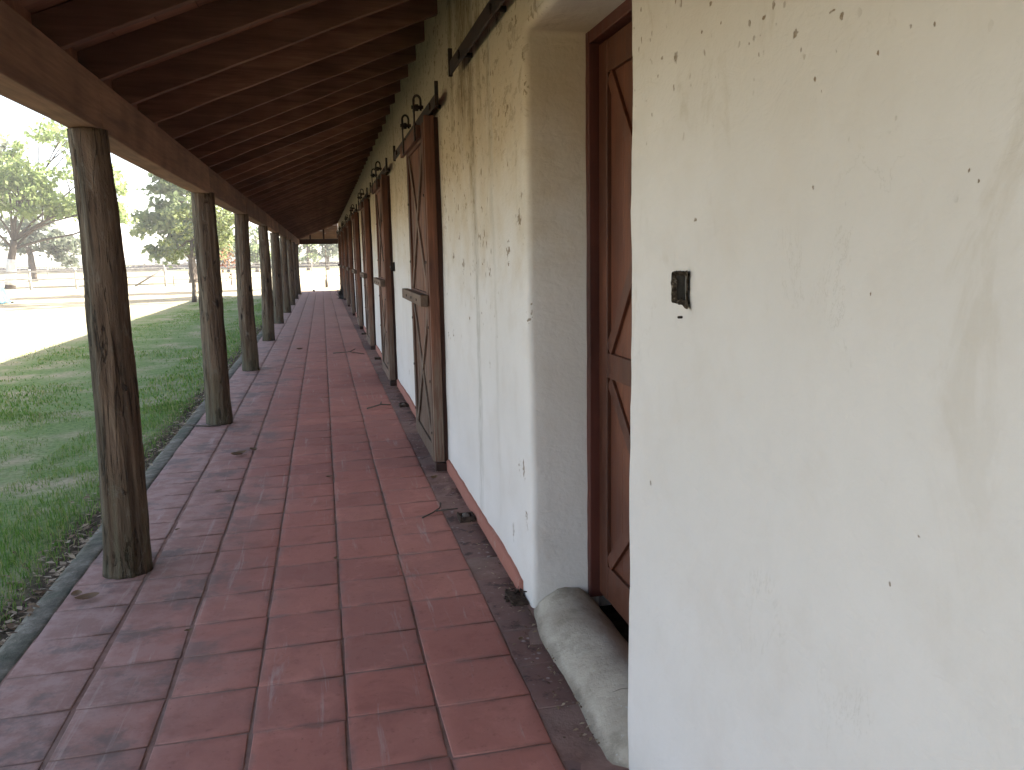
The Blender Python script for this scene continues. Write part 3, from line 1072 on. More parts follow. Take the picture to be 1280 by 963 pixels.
for i, y in enumerate(DOORS):
    d = proto if i == 0 else dup(proto)
    d.location = (LX, y, 0)
    tag(d, DX[i], 'door', 'sliding stable doors along the white wall')

def make_rail():
    t = empty('door_rail')
    bm = bmesh.new()
    box(bm, (.020, -.62, 2.405), (.030, 2.38, 2.478))
    from_bm('rail_bar', bm, M['iron'], t, bevel=.002)
    for yy in (-.62, 2.37):
        bm = bmesh.new()
        box(bm, (.014, yy - .010, 2.40), (.036, yy + .010, 2.545))
        from_bm('end_stop', bm, M['iron'], t, bevel=.002)
    for yy in (-.35, .45, 1.25, 2.05):
        bm = bmesh.new()
        tube(bm, [(.012, yy, 2.44), (.10, yy, 2.44)], .013, 8)
        tube(bm, [(.010, yy, 2.44), (.020, yy, 2.44)], .022, 6)
        from_bm('rail_bolt', bm, M['iron'], t)
    return t
rail0 = make_rail()
for i, y in enumerate([2.02] + DOORS):
    r = rail0 if i == 0 else dup(rail0)
    r.location = (.712, y + (.22 if i == 0 else .18), .055 if i == 0 else 0)
    tag(r, 'bare iron door rail with no door, on the wall above the panelled doorway' if i == 0 else
        'iron rail that carries the %s sliding stable door' % ORD[i - 1], 'rail', 'iron sliding door rails fixed along the wall')

# door posts behind each leaf edge, the gap's shade painted as darker timber
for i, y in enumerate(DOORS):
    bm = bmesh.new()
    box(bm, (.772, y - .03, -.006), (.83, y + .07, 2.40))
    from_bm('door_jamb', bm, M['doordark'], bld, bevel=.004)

# ------------------------------------------------------------------ small things on the wall and by its foot
t = empty('electrical_box', (WX0, (BOXH[0] + BOXH[1]) / 2, BOXH[2]))
tag(t, 'open broken electrical box sunk in the white wall right of the doorway', 'electrical box')
bm = bmesh.new()
b0, b1, c0, c1 = BOXH
yc = (b0 + b1) / 2
hw, hh = (b1 - b0) / 2, c1 - c0
# rusted liner: far side, near side, top and bottom plates, and the back
box(bm, (.004, hw - .006, .003), (.046, hw - .003, hh - .003))
box(bm, (.004, -hw + .003, .003), (.046, -hw + .006, hh - .003))
box(bm, (.004, -hw + .006, .0025), (.046, hw - .006, .0055))
box(bm, (.004, -hw + .006, hh - .0055), (.046, hw - .006, hh - .0025))
from_bm('steel_liner', bm, M['steel'], t)
bm = bmesh.new()
box(bm, (.046, -hw + .003, .003), (.050, hw - .003, hh - .003))
from_bm('back_plate', bm, M['dark'], t)
bm = bmesh.new()
box(bm, (.012, -.004, .006), (.020, .003, hh - .008))
from_bm('contact_strip', bm, M['steel'], t)
bm = bmesh.new()
rr = random.Random(3)
N = 64
inner, outer, mid_ = [], [], []
for k in range(N):
    a = 2 * PI * k / N
    c_, s_ = math.cos(a), math.sin(a)
    q = 1 / max(abs(c_) / (hw - .004), abs(s_) / (hh / 2 - .004))
    g = .000 + .017 * max(0, noise.noise(Vector((c_ * 2.2, s_ * 2.2, 5.3))) + .12) + .007 * max(0, noise.noise(Vector((c_ * 7, s_ * 7, 1.7))))
    p = Vector((c_ * q, s_ * q))
    n_ = Vector((c_, s_))
    rag = max(0, .004 * noise.noise(Vector((c_ * 6, s_ * 6, 8))) + .003)
    for lst, pos, x_ in ((inner, p - n_ * rag * 2.2, .004), (mid_, p + n_ * (.002 + g * .4), -.0060), (outer, p + n_ * (.003 + g), -.004)):
        lst.append(bm.verts.new((x_, pos.x, hh / 2 + pos.y)))
for k in range(N):
    m = (k + 1) % N
    bm.faces.new((inner[k], inner[m], mid_[m], mid_[k]))
    bm.faces.new((mid_[k], mid_[m], outer[m], outer[k]))
from_bm('broken_edge', bm, M['brokenlime'], t)
bm = bmesh.new()
tube(bm, [(-.0055, .002, -.030), (.012, .002, -.030)], .003, 8)
from_bm('screw_hole', bm, M['dark'], t)

t = empty('switch_box', (.79, 9.36, 1.33))
tag(t, 'small dark switch box on the wall just before the second sliding door', 'switch box')
bm = bmesh.new()
box(bm, (-.035, -.035, 0), (.012, .035, .10))
from_bm('housing', bm, M['dark'], t, bevel=.004)
bm = bmesh.new()
box(bm, (-.045, -.010, .035), (-.034, .010, .06))
from_bm('switch_lever', bm, M['steel'], t, bevel=.002)

DL = ['broken square drain mouth in the border tiles before the first sliding door',
      'drain mouth by the wall foot between the first and second sliding doors',
      'drain mouth by the wall foot between the second and third sliding doors',
      'drain mouth by the wall foot between the third and fourth sliding doors']
for i, (a, b) in enumerate(HOLES):
    t = empty('drain_mouth', (.732, (a + b) / 2, 0))
    tag(t, DL[i], 'drain', 'drain mouths along the foot of the wall')
    bm = bmesh.new()
    q = .046
    for (x0, y0, x1, y1) in ((-q, -.06, -q + .012, .06), (q - .012, -.06, q, .06), (-q + .012, -.06, q - .012, -.048), (-q + .012, .048, q - .012, .06)):
        box(bm, (x0, y0, -.007), (x1, y1, .016 + random.uniform(0, .012)))
    from_bm('drain_rim', bm, M['dirt'], t, bevel=.003)
    bm = bmesh.new()
    box(bm, (-q + .012, -.048, -.0065), (q - .012, .048, -.003))
    from_bm('drain_bottom', bm, M['dark'], t)
    bm = bmesh.new()
    bmesh.ops.create_icosphere(bm, subdivisions=2, radius=.026)
    for v_ in bm.verts:
        v_.co *= 1 + .4 * noise.noise(v_.co * 30 + Vector((i, 0, 0)))
        v_.co += Vector((-.002, .012, .006))
    from_bm('rubble', bm, M['stone'], t)

# hole where the skirting has broken away, its darkness made as dark-coloured rubble
bm = bmesh.new()
rr = random.Random(11)
for k in range(46):
    c = Vector((rr.uniform(.715, .80), rr.uniform(3.235, 3.40), rr.uniform(-.006, .014)))
    c.z += max(0, c.x - .75) * .5
    s_ = rr.uniform(.008, .024)
    vs = [bm.verts.new(c + Vector((rr.uniform(-s_, s_), rr.uniform(-s_, s_), rr.uniform(-s_, s_) * .6))) for _ in range(5)]
    for f in ((0, 1, 2), (0, 2, 3), (0, 3, 4), (1, 4, 3), (1, 3, 2), (0, 4, 1)):
        bm.faces.new([vs[q] for q in f])
vs = box(bm, (.725, 3.25, -.01), (.792, 3.375, .014))
for v_ in vs:
    v_.co += Vector((rr.uniform(-.008, .008), rr.uniform(-.012, .012), rr.uniform(-.012, .008)))
o = from_bm('hole_rubble', bm, M['dirt'])
tag(o, 'dark hole at the foot of the doorway corner, shown as a dark patch of rubble', 'rubble', kind='thing')

# ------------------------------------------------------------------ litter on the tiles
def twig(name, p0, pts, r, label):
    bm = bmesh.new()
    for ch in pts:
        tube(bm, [(x, y, z) for x, y, z in ch], [r * (1 - .5 * i / len(ch)) for i in range(len(ch))], 5)
    tag(from_bm(name, bm, M['bark'], None, p0), label, 'twig', 'twigs fallen on the tiles')
twig('twig', (.575, 4.61, .009), [[(-.09, -.09, .002), (-.02, -.02, .005), (.03, .05, .008), (.05, .16, .004)], [(-.0, .0, .006), (.07, -.01, .012), (.13, .01, .006)]], .005,
     'forked twig on the tiles by the square drain mouth')
twig('twig', (.50, 8.15, .009), [[(-.14, -.05, 0), (0, .02, .02), (.10, .06, .004)], [(0, .02, .02), (.02, .22, .01)]], .008,
     'bent twig on the tiles near the first sliding door, before the second')
twig('twig', (-1.13, 6.95, .006), [[(.16, .74, .004), (.06, .72, .006), (-.05, .76, .008), (-.15, .86, .006), (-.27, 1.02, -.02), (-.36, 1.10, -.05)]], .008,
     'thin bent stick at the foot of the second log post')
twig('twig', (.35, 13.0, .008), [[(-.25, .1, 0), (0, 0, .02), (.22, -.2, .0)], [(0, 0, .02), (.1, .3, .03)]], .008,
     'scrap of twig on the tiles before the third sliding door')

def curled_leaf(loc, s, rz, seed):
    rr = random.Random(seed)
    bm = bmesh.new()
    n = 6
    rows = []
    for i in range(n + 1):
        t = i / n
        wd = s * .34 * math.sin(PI * min(.97, max(.03, t))) ** .8
        x = (t - .5) * s
        lift = s * .16 * (2 * t - 1) ** 2
        rows.append([bm.verts.new((x, k * wd, .004 + lift + abs(k) * wd * rr.uniform(.3, .6))) for k in (-1, 0, 1)])
    for i in range(n):
        for k in range(2):
            bm.faces.new((rows[i][k], rows[i][k + 1], rows[i + 1][k + 1], rows[i + 1][k]))
    o = from_bm('dry_leaf', bm, M['dryleaf'], None, loc, smooth=True)
    o.rotation_euler = (0, 0, rz)
    return o
LV = [((-1.10, 3.80, .004), .10, .3, 'curled dry leaf on the tiles in front of the first log post'),
      ((-1.16, 3.86, .004), .07, 1.8, 'small pale leaf curled against the kerb before the first log post'),
      ((-.70, 6.45, .004), .13, .6, 'brown dry leaf on the tiles between the first and second log posts'),
      ((-.60, 6.58, .004), .09, 2.2, 'small dry leaf lying just past a bigger brown one on the tiles'),
      ((-.607, 3.345, .003), .035, .2, 'tiny black leaf scrap on a dark joint of the near tiles'),
      ((-.01, 4.01, .003), .035, 1.2, 'tiny dark leaf scrap in the middle of the near tiles'),
      ((-.866, 4.70, .003), .035, .9, 'tiny dark scrap on the tiles right of the first log post foot'),
      ((-.735, 5.45, .003), .045, .4, 'dark scrap on the tiles just beyond the first log post'),
      ((-.03, 5.6, .003), .05, .1, 'dark scrap in the middle of the walk, level with the first sliding door'),
      ((-.43, 13.9, .003), .12, .1, 'dark leaf scrap far along the walk, level with the third sliding door'),
      ((.665, 5.35, .004), .07, 1.0, 'dry leaf on the border tiles below the first sliding door edge'),
      ((.68, 2.92, .004), .03, 1.0, 'dark leaf scrap on the border tiles beside the cement doorstep')]
for i, (p, s_, rz, lb) in enumerate(LV):
    tag(curled_leaf(p, s_, rz, i), lb, 'leaf', 'dry leaves and scraps on the tiles')

# loose litter one could not count: along the kerb and along the wall foot
def litter(name, n, fx, smin, smax, mat, seed):
    rr = np.random.default_rng(seed)
    V, Fq = [], []
    for i in range(n):
        x, y, z = fx(rr)
        s_ = rr.uniform(smin, smax)
        a = rr.uniform(0, 2 * PI)
        u = np.array([math.cos(a), math.sin(a), rr.uniform(-.35, .35)]) * s_
        v_ = np.array([-math.sin(a), math.cos(a), rr.uniform(-.35, .35)]) * s_ * rr.uniform(.25, .55)
        c = np.array([x, y, z + s_ * .25])
        b = len(V)
        V += [c - u, c + v_ - u * .1 + [0, 0, s_ * .12], c + u, c - v_ - u * .1 + [0, 0, s_ * .12]]
        Fq += [b, b + 1, b + 2, b + 3]
    me = mesh_np(name, np.array(V), Fq, [4] * n)
    tag(link_mesh(name, me, mat), kind='stuff')
def kerb_xy(rr):
    y = 2.2 + rr.random() ** 1.6 * 18
    x = -1.31 - abs(rr.normal(0, .15))
    return x, y, max(gz(x, y), -.012 if x > -1.335 else -1) + .006
litter('leaf_litter', 2600, kerb_xy, .008, .034, M['dryleaf'], 1)
def foot_xy(rr):
    y = 2.2 + rr.random() ** 1.3 * 24
    return .780 - abs(rr.normal(0, .055)), y, -.002
litter('crumbs', 1500, foot_xy, .002, .012, M['dryleaf'], 2)

# ------------------------------------------------------------------ grass
def grass(name, n, xr, yr, hmin, hmax, wmin, wmax, seed, bias):
    rr = np.random.default_rng(seed)
    X = rr.uniform(*xr, n)
    Yv = rr.uniform(0, 1, n) ** bias * (yr[1] - yr[0]) + yr[0]
    keep = np.zeros(n, bool)
    Zg = np.zeros(n)
    K = np.zeros(n)
    for i in range(n):
        x, y = X[i], Yv[i]
        m = noise.noise(Vector((x * .75 + 3, y * .5, 0))) + .5 * noise.noise(Vector((x * 2.6, y * 2.2, 4)))
        # thick by the walk, thin dry band further out, green again beyond
        edge = 1.0 if x < -1.5 else max(0.0, (-1.30 - x) / .20)
        band = .55 if x > -2.3 else (-.15 if x > -3.2 else .12)
        if x < -4.6: band = -.30
        if x < -5.2: band = -.9
        p = (m + band) * edge if edge < 1 else m + band
        K[i] = p
        keep[i] = rr.random() < max(.05 if x > -5.2 else .012, min(1, .35 + p)) * edge
        Zg[i] = gz(x, y)
    X, Yv, Zg, K = X[keep], Yv[keep], Zg[keep], K[keep]
    n = len(X)
    H = rr.uniform(hmin, hmax, n) * np.clip(.55 + .6 * K, .35, 1.2)
    Wd = rr.uniform(wmin, wmax, n)
    A = rr.uniform(0, 2 * PI, n)
    L = rr.uniform(.1, .85, n) * H
    B = rr.uniform(0, 2 * PI, n)
    dx, dy = np.cos(A) * Wd, np.sin(A) * Wd
    lx, ly = np.cos(B) * L, np.sin(B) * L
    P = np.zeros((n, 5, 3))
    P[:, 0] = np.stack([X - dx, Yv - dy, Zg - .01], 1)
    P[:, 1] = np.stack([X + dx, Yv + dy, Zg - .01], 1)
    P[:, 2] = np.stack([X + dx * .7 + lx * .35, Yv + dy * .7 + ly * .35, Zg + H * .62], 1)
    P[:, 3] = np.stack([X - dx * .7 + lx * .35, Yv - dy * .7 + ly * .35, Zg + H * .62], 1)
    P[:, 4] = np.stack([X + lx, Yv + ly, Zg + H * .95], 1)
    b = np.arange(n)[:, None] * 5
    Fq = np.concatenate([b + np.array([[0, 1, 2, 3]]), b + np.array([[3, 2, 4]])], 1).ravel()
    sizes = np.tile([4, 3], n)
    me = mesh_np(name, P.reshape(-1, 3), Fq, sizes)
    return me
g1 = grass('grass', 62000, (-4.6, -1.30), (2.4, 9.5), .022, .062, .0016, .0032, 1, 1.0)
g2 = grass('grass_far', 60000, (-7.0, -1.36), (9.0, 38), .025, .06, .004, .008, 2, 1.35)
tag(link_mesh('grass', g1, M['grass']), kind='stuff')
tag(link_mesh('lawn_grass', g2, M['grass']), kind='stuff')

# ------------------------------------------------------------------ trees
def tree(name, base, trunk_r, fork_z, lobes, leafmat, leaf_s, per_clump, label, seed, wash=False, clump_r=.55, lean=(0, 0), bark='bark', group='trees beyond the yard', extra=None, limb=1.0):
    """trunk with limbs to each lobe; leaves in clumps through each lobe's volume"""
    rr = random.Random(seed)
    nr = np.random.default_rng(seed)
    t = empty(name, base)
    bm = bmesh.new()
    top = Vector((lean[0], lean[1], fork_z))
    npt = 6
    tr = [Vector((lean[0] * (k / npt) + rr.uniform(-.05, .05) * (k > 0), lean[1] * (k / npt), fork_z * k / npt - (.25 if k == 0 else 0))) for k in range(npt + 1)]
    tube(bm, tr, [trunk_r * (1.35 if k == 0 else 1 - .35 * k / npt) for k in range(npt + 1)], 10)
    C = []
    for (cx, cy, cz, rx, ry_, rz, nc) in lobes:
        c = Vector((cx, cy, cz))
        st = tr[rr.choice([npt - 1, npt, npt])]
        mid = st.lerp(c, .5) + Vector((rr.uniform(-.3, .3), rr.uniform(-.3, .3), -.1 * rz + rr.uniform(-.2, .3)))
        tube(bm, [st, st.lerp(mid, .5) + Vector((0, 0, .1)), mid, c], [trunk_r * .5 * limb, trunk_r * .42 * limb, trunk_r * .30 * limb, trunk_r * .10 * limb], 7)
        for k in range(nc):
            while True:
                p = nr.uniform(-1, 1, 3)
                l = np.linalg.norm(p)
                if .25 < l < 1: break
            p = p / l * l ** .5
            q = Vector((cx + p[0] * rx, cy + p[1] * ry_, cz + p[2] * rz))
            C.append(q)
            if k % 3 == 0:
                a = mid.lerp(c, rr.random())
                tube(bm, [a, a.lerp(q, .5) + Vector((0, 0, .12)), q], [trunk_r * .16, trunk_r * .11, trunk_r * .05], 5)
    trunk = from_bm('trunk', bm, M[bark], t)
    if wash:
        bm = bmesh.new()
        tube(bm, [tr[0].lerp(tr[1], .7), tr[1], tr[2], tr[3], tr[3].lerp(tr[4], .7)], [trunk_r * 1.24, trunk_r * 1.08, trunk_r * 1.02, trunk_r * .95, trunk_r * .9], 12)
        from_bm('limewash_band', bm, M['limewash'], t)
    V = []
    for q in C:
        m = int(per_clump * nr.uniform(.6, 1.3))
        P = nr.normal(0, 1, (m, 3)) * np.array([1, 1, .6]) * clump_r * nr.uniform(.6, 1.15) * .6 + np.array(q)
        U = nr.normal(0, 1, (m, 3)); U /= np.linalg.norm(U, axis=1)[:, None]
        W = np.cross(U, nr.normal(0, 1, (m, 3))); W /= np.linalg.norm(W, axis=1)[:, None]
        s_ = leaf_s * nr.uniform(.6, 1.3, m)[:, None]
        V.append(np.stack([P - U * s_, P + W * s_ * .55, P + U * s_, P - W * s_ * .55], 1))
    V = np.concatenate(V).reshape(-1, 3)
    n = len(V) // 4
    me = mesh_np('crown', V, np.arange(n * 4), [4] * n)
    link_mesh('crown', me, M[leafmat], t)
    if extra:
        (cx, cy, cz, rx, ry_, rz, m, mat) = extra
        P = nr.normal(0, .5, (m, 3)) * np.array([rx, ry_, rz]) + np.array([cx, cy, cz])
        U = nr.normal(0, 1, (m, 3)); U /= np.linalg.norm(U, axis=1)[:, None]
        W = np.cross(U, nr.normal(0, 1, (m, 3))); W /= np.linalg.norm(W, axis=1)[:, None]
        s_ = leaf_s * nr.uniform(.6, 1.2, m)[:, None]
        V = np.stack([P - U * s_, P + W * s_ * .6, P + U * s_, P - W * s_ * .6], 1).reshape(-1, 3)
        link_mesh('rusty_foliage', mesh_np('rusty_foliage', V, np.arange(m * 4), [4] * m), M[mat], t)
    tag(t, label, 'tree', group)
    return t

# spreading tree at the left with a limewashed trunk
tree('spreading_tree', (-19.2, 57.5, GZ), .29, 3.0,
     [(1.2, 0, 5.5, 2.1, 2.2, 1.2, 44), (-1.2, .5, 6.0, 2.2, 2.2, 1.5, 36), (3.4, .6, 5.3, 1.7, 1.6, .8, 30), (3.9, -.3, 9.3, 1.7, 1.6, .55, 20), (1.9, -.2, 6.9, 1.7, 1.6, .8, 26),
      (5.7, .2, 4.9, 1.3, 1.2, .45, 14), (5.4, 0, 7.2, 1.6, 1.4, 1.0, 14), (.2, .4, 8.6, 1.1, 1.5, .8, 9), (-3.5, 0, 7.2, 1.8, 2, 1.8, 24), (7.0, 0, 6.2, .5, .7, .35, 5), (7.1, .1, 4.5, .45, .6, .3, 4)],
     'leaf_pale', .17, 44, 'big spreading tree with an open yellow green crown and limewashed trunk by the fence', 21, True, .55, (.5, 0), 'bark', 'trees beyond the yard', None, .62)
tree('bushy_tree', (-24.8, 80, GZ), .34, 2.6,
     [(1.6, 0, 3.4, 1.7, 1.6, 1.1, 18), (3.2, .4, 2.7, 1.4, 1.4, 1.2, 16), (-1.2, 0, 3.9, 1.6, 1.6, 1.4, 15), (.4, .2, 5.0, 1.6, 1.5, 1.0, 14)],
     'leaf_grey', .24, 44, 'small grey green tree with a dark trunk showing below the spreading tree', 5, False, .6)
tree('tall_tree', (-23.5, 66, GZ), .36, 3.4,
     [(0, 0, 6.8, 2.2, 2, 2.0, 26), (1.4, 0, 8.8, 1.4, 1.5, 1.3, 14), (-2, 0, 8.8, 1.8, 1.8, 1.6, 16)],
     'leaf_grey', .24, 40, 'darker blue green tree rising at the far left edge behind the spreading tree', 15, False, .6)
tree('round_tree', (-8.9, 62, GZ), .34, 2.0,
     [(0, 0, 5.2, 2.6, 2.4, 2.6, 66), (-1.6, 0, 3.9, 1.9, 1.8, 1.9, 36), (1.4, .3, 4.0, 1.8, 1.8, 2.0, 30), (-.4, 0, 7.3, 1.5, 1.4, 1.3, 24), (.2, 0, 2.3, 1.9, 1.6, 1.0, 20)],
     'leaf_blue', .23, 54, 'dense rounded blue green tree seen between the first and second log posts', 8, False, .6)
tree('young_tree', (-4.88, 33.6, GZ), .085, 2.3,
     [(.5, 0, 2.9, .9, .9, .8, 24), (1.3, .3, 3.3, .8, .8, .9, 22), (-.45, 0, 2.2, .6, .7, .8, 9), (.9, 0, 4.2, .9, .9, .6, 15), (.9, .2, 2.2, .55, .6, .5, 10)],
     'leaf_yellow', .06, 34, 'slim young tree with yellow green and rusty red leaves behind the second log post', 12, False, .33, (.1, 0), 'bark', None,
     (1.35, 0, 1.55, .65, .6, .55, 240, 'leaf_red'))
FT = [('far_tree', (-7.6, 104), 5.4, 'leaf_blue', 'blue green tree seen between the third and fourth log posts', 31),
      ('far_tree', (-4.6, 112), 5.0, 'leaf_grey', 'grey green tree seen between the fourth and fifth log posts', 32),
      ('far_tree', (-1.7, 108), 5.2, 'leaf_blue', 'blue green tree at the far end of the walk beside the last log post', 33),
      ('far_tree', (.75, 110), 5.6, 'leaf_grey', 'tree with a dark upright trunk in the opening at the far end of the walk', 34),
      ('far_tree', (3.4, 116), 5.4, 'leaf_blue', 'blue green tree behind the last sliding door at the end of the walk', 35),
      ('far_tree', (-11.6, 110), 4.4, 'leaf_grey', 'grey green tree low between the second and third log posts', 36)]
for nm, (x, y), h, lm, lb, sd in FT:
    rr = random.Random(sd)
    L = [(rr.uniform(-.8, .8), rr.uniform(-.6, .6), h * rr.uniform(.35, .85), 1.5, 1.4, h * .17, 11) for _ in range(4)]
    L.append((0, 0, h * .8, 1.3, 1.3, h * .2, 12))
    L.append((.3, 0, h * .42, 1.6, 1.4, h * .2, 10))
    tree(nm, (x, y, GZ), .22, h * .55, L, lm, .22, 22, lb, sd, False, .55)
# trees behind the stable whose long shadows cross the yard
tree('eucalyptus', (11.0, 40.2, GZ), .3, 7, [(0, 0, 10.5, 1.5, 1.7, 1.8, 40), (0, 0, 13.5, 1.4, 1.6, 2.2, 40), (0, 0, 16.2, 1.0, 1.1, 1.6, 24)],
     'leaf_grey', .22, 40, 'tall slim tree close behind the end of the stable', 41, False, .7)
tree('eucalyptus', (11.5, 48.0, GZ), .3, 7, [(0, 0, 11.5, 1.5, 1.5, 1.8, 34), (.2, 0, 14.5, 1.2, 1.4, 2.2, 34), (0, 0, 17.0, .9, 1.0, 1.4, 20)],
     'leaf_grey', .22, 40, 'tall slim tree standing further behind the stable', 42, False, .7)
# far tree line, hedge
def foliage_band(name, x0, x1, y, dep, zmax, n, s_, mat, seed, kind='stuff'):
    nr = np.random.default_rng(seed)
    X = nr.uniform(x0, x1, n)
    top = np.array([zmax * (.55 + .45 * (noise.noise(Vector((x * .06, y, seed))) + .4 * noise.noise(Vector((x * .3, y, seed))) + .4)) for x in X])
    Zv = GZ + nr.uniform(0, 1, n) ** .8 * top
    P = np.stack([X, y + nr.uniform(-dep, dep, n), Zv], 1)
    U = nr.normal(0, 1, (n, 3)); U /= np.linalg.norm(U, axis=1)[:, None]
    W = np.cross(U, nr.normal(0, 1, (n, 3))); W /= np.linalg.norm(W, axis=1)[:, None]
    k = s_ * nr.uniform(.6, 1.4, n)[:, None]
    V = np.stack([P - U * k, P + W * k * .6, P + U * k, P - W * k * .6], 1).reshape(-1, 3)
    o = link_mesh(name, mesh_np(name, V, np.arange(n * 4), [4] * n), mat)
    tag(o, kind=kind)
    return o
foliage_band('hedge_undergrowth', -110, 40, 150, 1.2, .9, 9000, .35, M['leaf_dark'], 3)
foliage_band('distant_woods', -260, 160, 420, 12, 4.2, 9000, 1.3, M['leaf_grey'], 4)

# ------------------------------------------------------------------ fences
def fence(name, p0, p1, step, rails, post_h, pr, mat, label, brace=None, group=None):
    t = empty(name, (p0[0], p0[1], GZ))
    d = Vector((p1[0] - p0[0], p1[1] - p0[1], 0))
    n = max(1, round(d.length / step))
    for i in range(n + 1):
        bm = bmesh.new()
        c = d * (i / n)
        hgt = post_h * random.uniform(.95, 1.05)
        tube(bm, [c + Vector((0, 0, -.3)), c + Vector((random.uniform(-.03, .03), 0, hgt * .5)), c + Vector((random.uniform(-.04, .04), 0, hgt))], [pr * 1.1, pr, pr * .95], 8)
        from_bm('fence_post', bm, mat, t)
    for (z, w_) in rails:
        bm = bmesh.new()
        for i in range(n):
            a, b = d * (i / n), d * ((i + 1) / n)
            z0, z1 = z + random.uniform(-.04, .04), z + random.uniform(-.04, .04)
            nrm = Vector((d.y, -d.x, 0)).normalized()
            offv = nrm * (pr + .02)
            bar(bm, a + offv + Vector((0, 0, z0)), b + offv + Vector((0, 0, z1)), w_, .035, nrm)
        from_bm('rail', bm, mat, t)
    if brace:
        bm = bmesh.new()
        tube(bm, [Vector(brace[0]) - Vector((p0[0], p0[1], GZ)), Vector(brace[1]) - Vector((p0[0], p0[1], GZ))], .055, 7)
        from_bm('brace_pole', bm, M['greywood'], t)
    tag(t, label, 'fence', group)
    return t
fence('rail_fence', (-29.4, 54), (-9.4, 54), 2.5, [(1.06, .11), (.62, .10)], 1.25, .07, M['fence'],
      'bleached timber rail fence with a slanting brace pole across the sunny yard', ((-11.1, 53.8, .0), (-9.5, 53.9, .95)))
fence('wire_fence', (-9.0, 54.6), (4.6, 54.6), 3.4, [(.42, .035)], .72, .04, M['greywood'],
      'low wire and stake fence across the yard seen between the second and third log posts')
fence('paddock_fence', (-60, 106), (24, 100), 4.2, [(1.1, .10), (.75, .10), (.4, .10)], 1.3, .08, M['fence'],
      'long pale paddock fence with three rails in front of the far trees')

bm = bmesh.new()
tube(bm, [(0, 0, -.1), (.01, 0, .18), (0, 0, .42)], [.075, .08, .06], 9)
tube(bm, [(0, 0, .40), (.02, 0, 1.0), (.03, 0, 2.2)], [.03, .026, .02], 7)
tag(from_bm('stake', bm, M['bark'], None, (.19, 45.9, GZ)), 'thin dark stake with a thick foot standing in the sunny yard beyond the walk', 'stake')

# blue tarpaulin heap at the left
bm = bmesh.new()
bmesh.ops.create_grid(bm, x_segments=40, y_segments=30, size=1)
for v_ in bm.verts:
    x, y = v_.co.x, v_.co.y
    r = max(abs(x), abs(y)) * .75 + math.hypot(x, y) * .25
    tt = max(0, min(1, (r - .62) / .38))
    h = .84 * (1 - tt * tt * (3 - 2 * tt)) + .02
    h += .08 * noise.noise(Vector((x * 2.4, y * 2.4, 0))) + .05 * noise.noise(Vector((x * 7, y * 7, 2)))
    fold = .06 * math.sin(math.atan2(y, x) * 15) * max(0, r - .6)
    v_.co = Vector((x * (.9 + fold), y * (.8 + fold), max(.0, h)))
o = from_bm('tarpaulin', bm, M['tarp'], None, (-13.32, 36.9, GZ), smooth=True)
tag(o, 'pale blue tarpaulin draped in folds over a heap in the sunny yard', 'tarpaulin')

# dark scrubby clump by the last door, pale stone at the end of the walk
nr = np.random.default_rng(77)
m = 900
P = nr.normal(0, 1, (m, 3)) * np.array([.07, .13, .10]) + np.array([0, 0, .15])
P[:, 2] = np.abs(P[:, 2])
U = nr.normal(0, 1, (m, 3)); U /= np.linalg.norm(U, axis=1)[:, None]
W = np.cross(U, nr.normal(0, 1, (m, 3))); W /= np.linalg.norm(W, axis=1)[:, None]
V = np.stack([P - U * .05, P + W * .018, P + U * .05, P - W * .018], 1).reshape(-1, 3)
o = link_mesh('scrub', mesh_np('scrub', V, np.arange(m * 4), [4] * m), M['leaf_dark'], None, (.69, 30.6, 0))
tag(o, 'dark scrubby clump on the floor against the last sliding door', 'plant', kind='thing')
bm = bmesh.new()
bmesh.ops.create_icosphere(bm, subdivisions=2, radius=.06)
for v_ in bm.verts:
    v_.co *= 1 + .35 * noise.noise(v_.co * 14)
    v_.co.z = max(-.03, v_.co.z * .8)
tag(from_bm('stone', bm, M['stone'], None, (-.42, 38.2, .03), smooth=True), 'small stone lying on the tiles at the bright far end', 'stone')

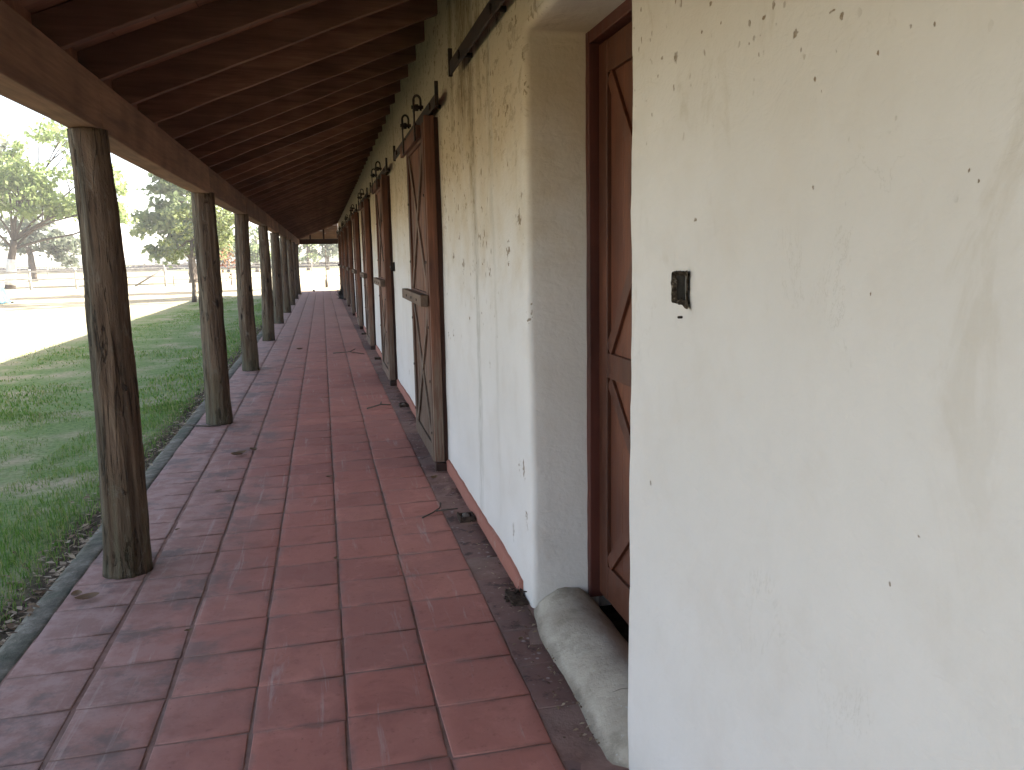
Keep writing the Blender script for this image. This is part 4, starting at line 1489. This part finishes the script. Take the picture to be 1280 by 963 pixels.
# ------------------------------------------------------------------ light
sx, sy, sz = 3.92, 1.0, 2.5
el = math.atan2(sz, math.hypot(sx, sy))
az = math.atan2(sx, sy)
w = bpy.data.worlds.new('World')
sc.world = w
w.use_nodes = True
nt = w.node_tree
sky = nt.nodes.new('ShaderNodeTexSky')
sky.sky_type = 'NISHITA'
sky.sun_disc = False
sky.sun_elevation = el
sky.sun_rotation = az
sky.air_density = .6
sky.dust_density = 1.6
sky.ozone_density = .0
warm_tint = nt.nodes.new('ShaderNodeMix')          # warm tint put on the sky light, imitating white balance
warm_tint.data_type = 'RGBA'
warm_tint.blend_type = 'MULTIPLY'
warm_tint.inputs[0].default_value = 1.0
warm_tint.inputs[7].default_value = (1.15, .99, .82, 1)
nt.links.new(sky.outputs[0], warm_tint.inputs[6])
nt.links.new(warm_tint.outputs[2], nt.nodes['Background'].inputs[0])
nt.nodes['Background'].inputs[1].default_value = .115
L = bpy.data.lights.new('sun', 'SUN')
L.energy = 4.6
L.angle = math.radians(.53)
L.color = (1.0, .93, .82)
lo = bpy.data.objects.new('sun', L)
COL.objects.link(lo)
lo.rotation_euler = Vector((-sx, -sy, -sz)).to_track_quat('-Z', 'Y').to_euler()
lo.location = (20, 10, 20)

# ------------------------------------------------------------------ air: added haze box, imitating lens flare over the distance
bm = bmesh.new()
box(bm, (-140, -60, -1.5), (60, 480, 22))
hm = bpy.data.materials.new('haze')
hm.use_nodes = True
ht = hm.node_tree
ht.nodes.remove(ht.nodes['Principled BSDF'])
pv = ht.nodes.new('ShaderNodeVolumePrincipled')
pv.inputs['Color'].default_value = (.92, .95, 1, 1)
pv.inputs['Density'].default_value = .0010
ht.links.new(pv.outputs[0], ht.nodes['Material Output'].inputs['Volume'])
tag(from_bm('haze', bm, hm), kind='stuff')

# ------------------------------------------------------------------ camera
cam = bpy.data.cameras.new('camera')
cam.sensor_width = 36
cam.lens = 1022.0 / 1280 * 36
cam.clip_end = 4000
cam.clip_start = .05
co = bpy.data.objects.new('camera', cam)
COL.objects.link(co)
Fv, Rv, Uv = Vector((0.21876, 0.96288, -0.15814)), Vector((0.97432, -0.22440, -0.01849)), Vector((0.05329, 0.15003, 0.98724))
mw = Matrix((Rv, Uv, -Fv)).transposed().to_4x4()
mw.translation = (0, 0, 1.4954)
co.matrix_world = mw
sc.camera = co

sc.view_settings.view_transform = 'Standard'
sc.view_settings.look = 'None'
sc.view_settings.exposure = 2.82
sc.view_settings.gamma = 1.0
sc.cycles.use_denoising = True
sc.cycles.max_bounces = 10
sc.cycles.diffuse_bounces = 6
sc.cycles.glossy_bounces = 3
sc.cycles.transmission_bounces = 4
sc.cycles.sample_clamp_indirect = 8
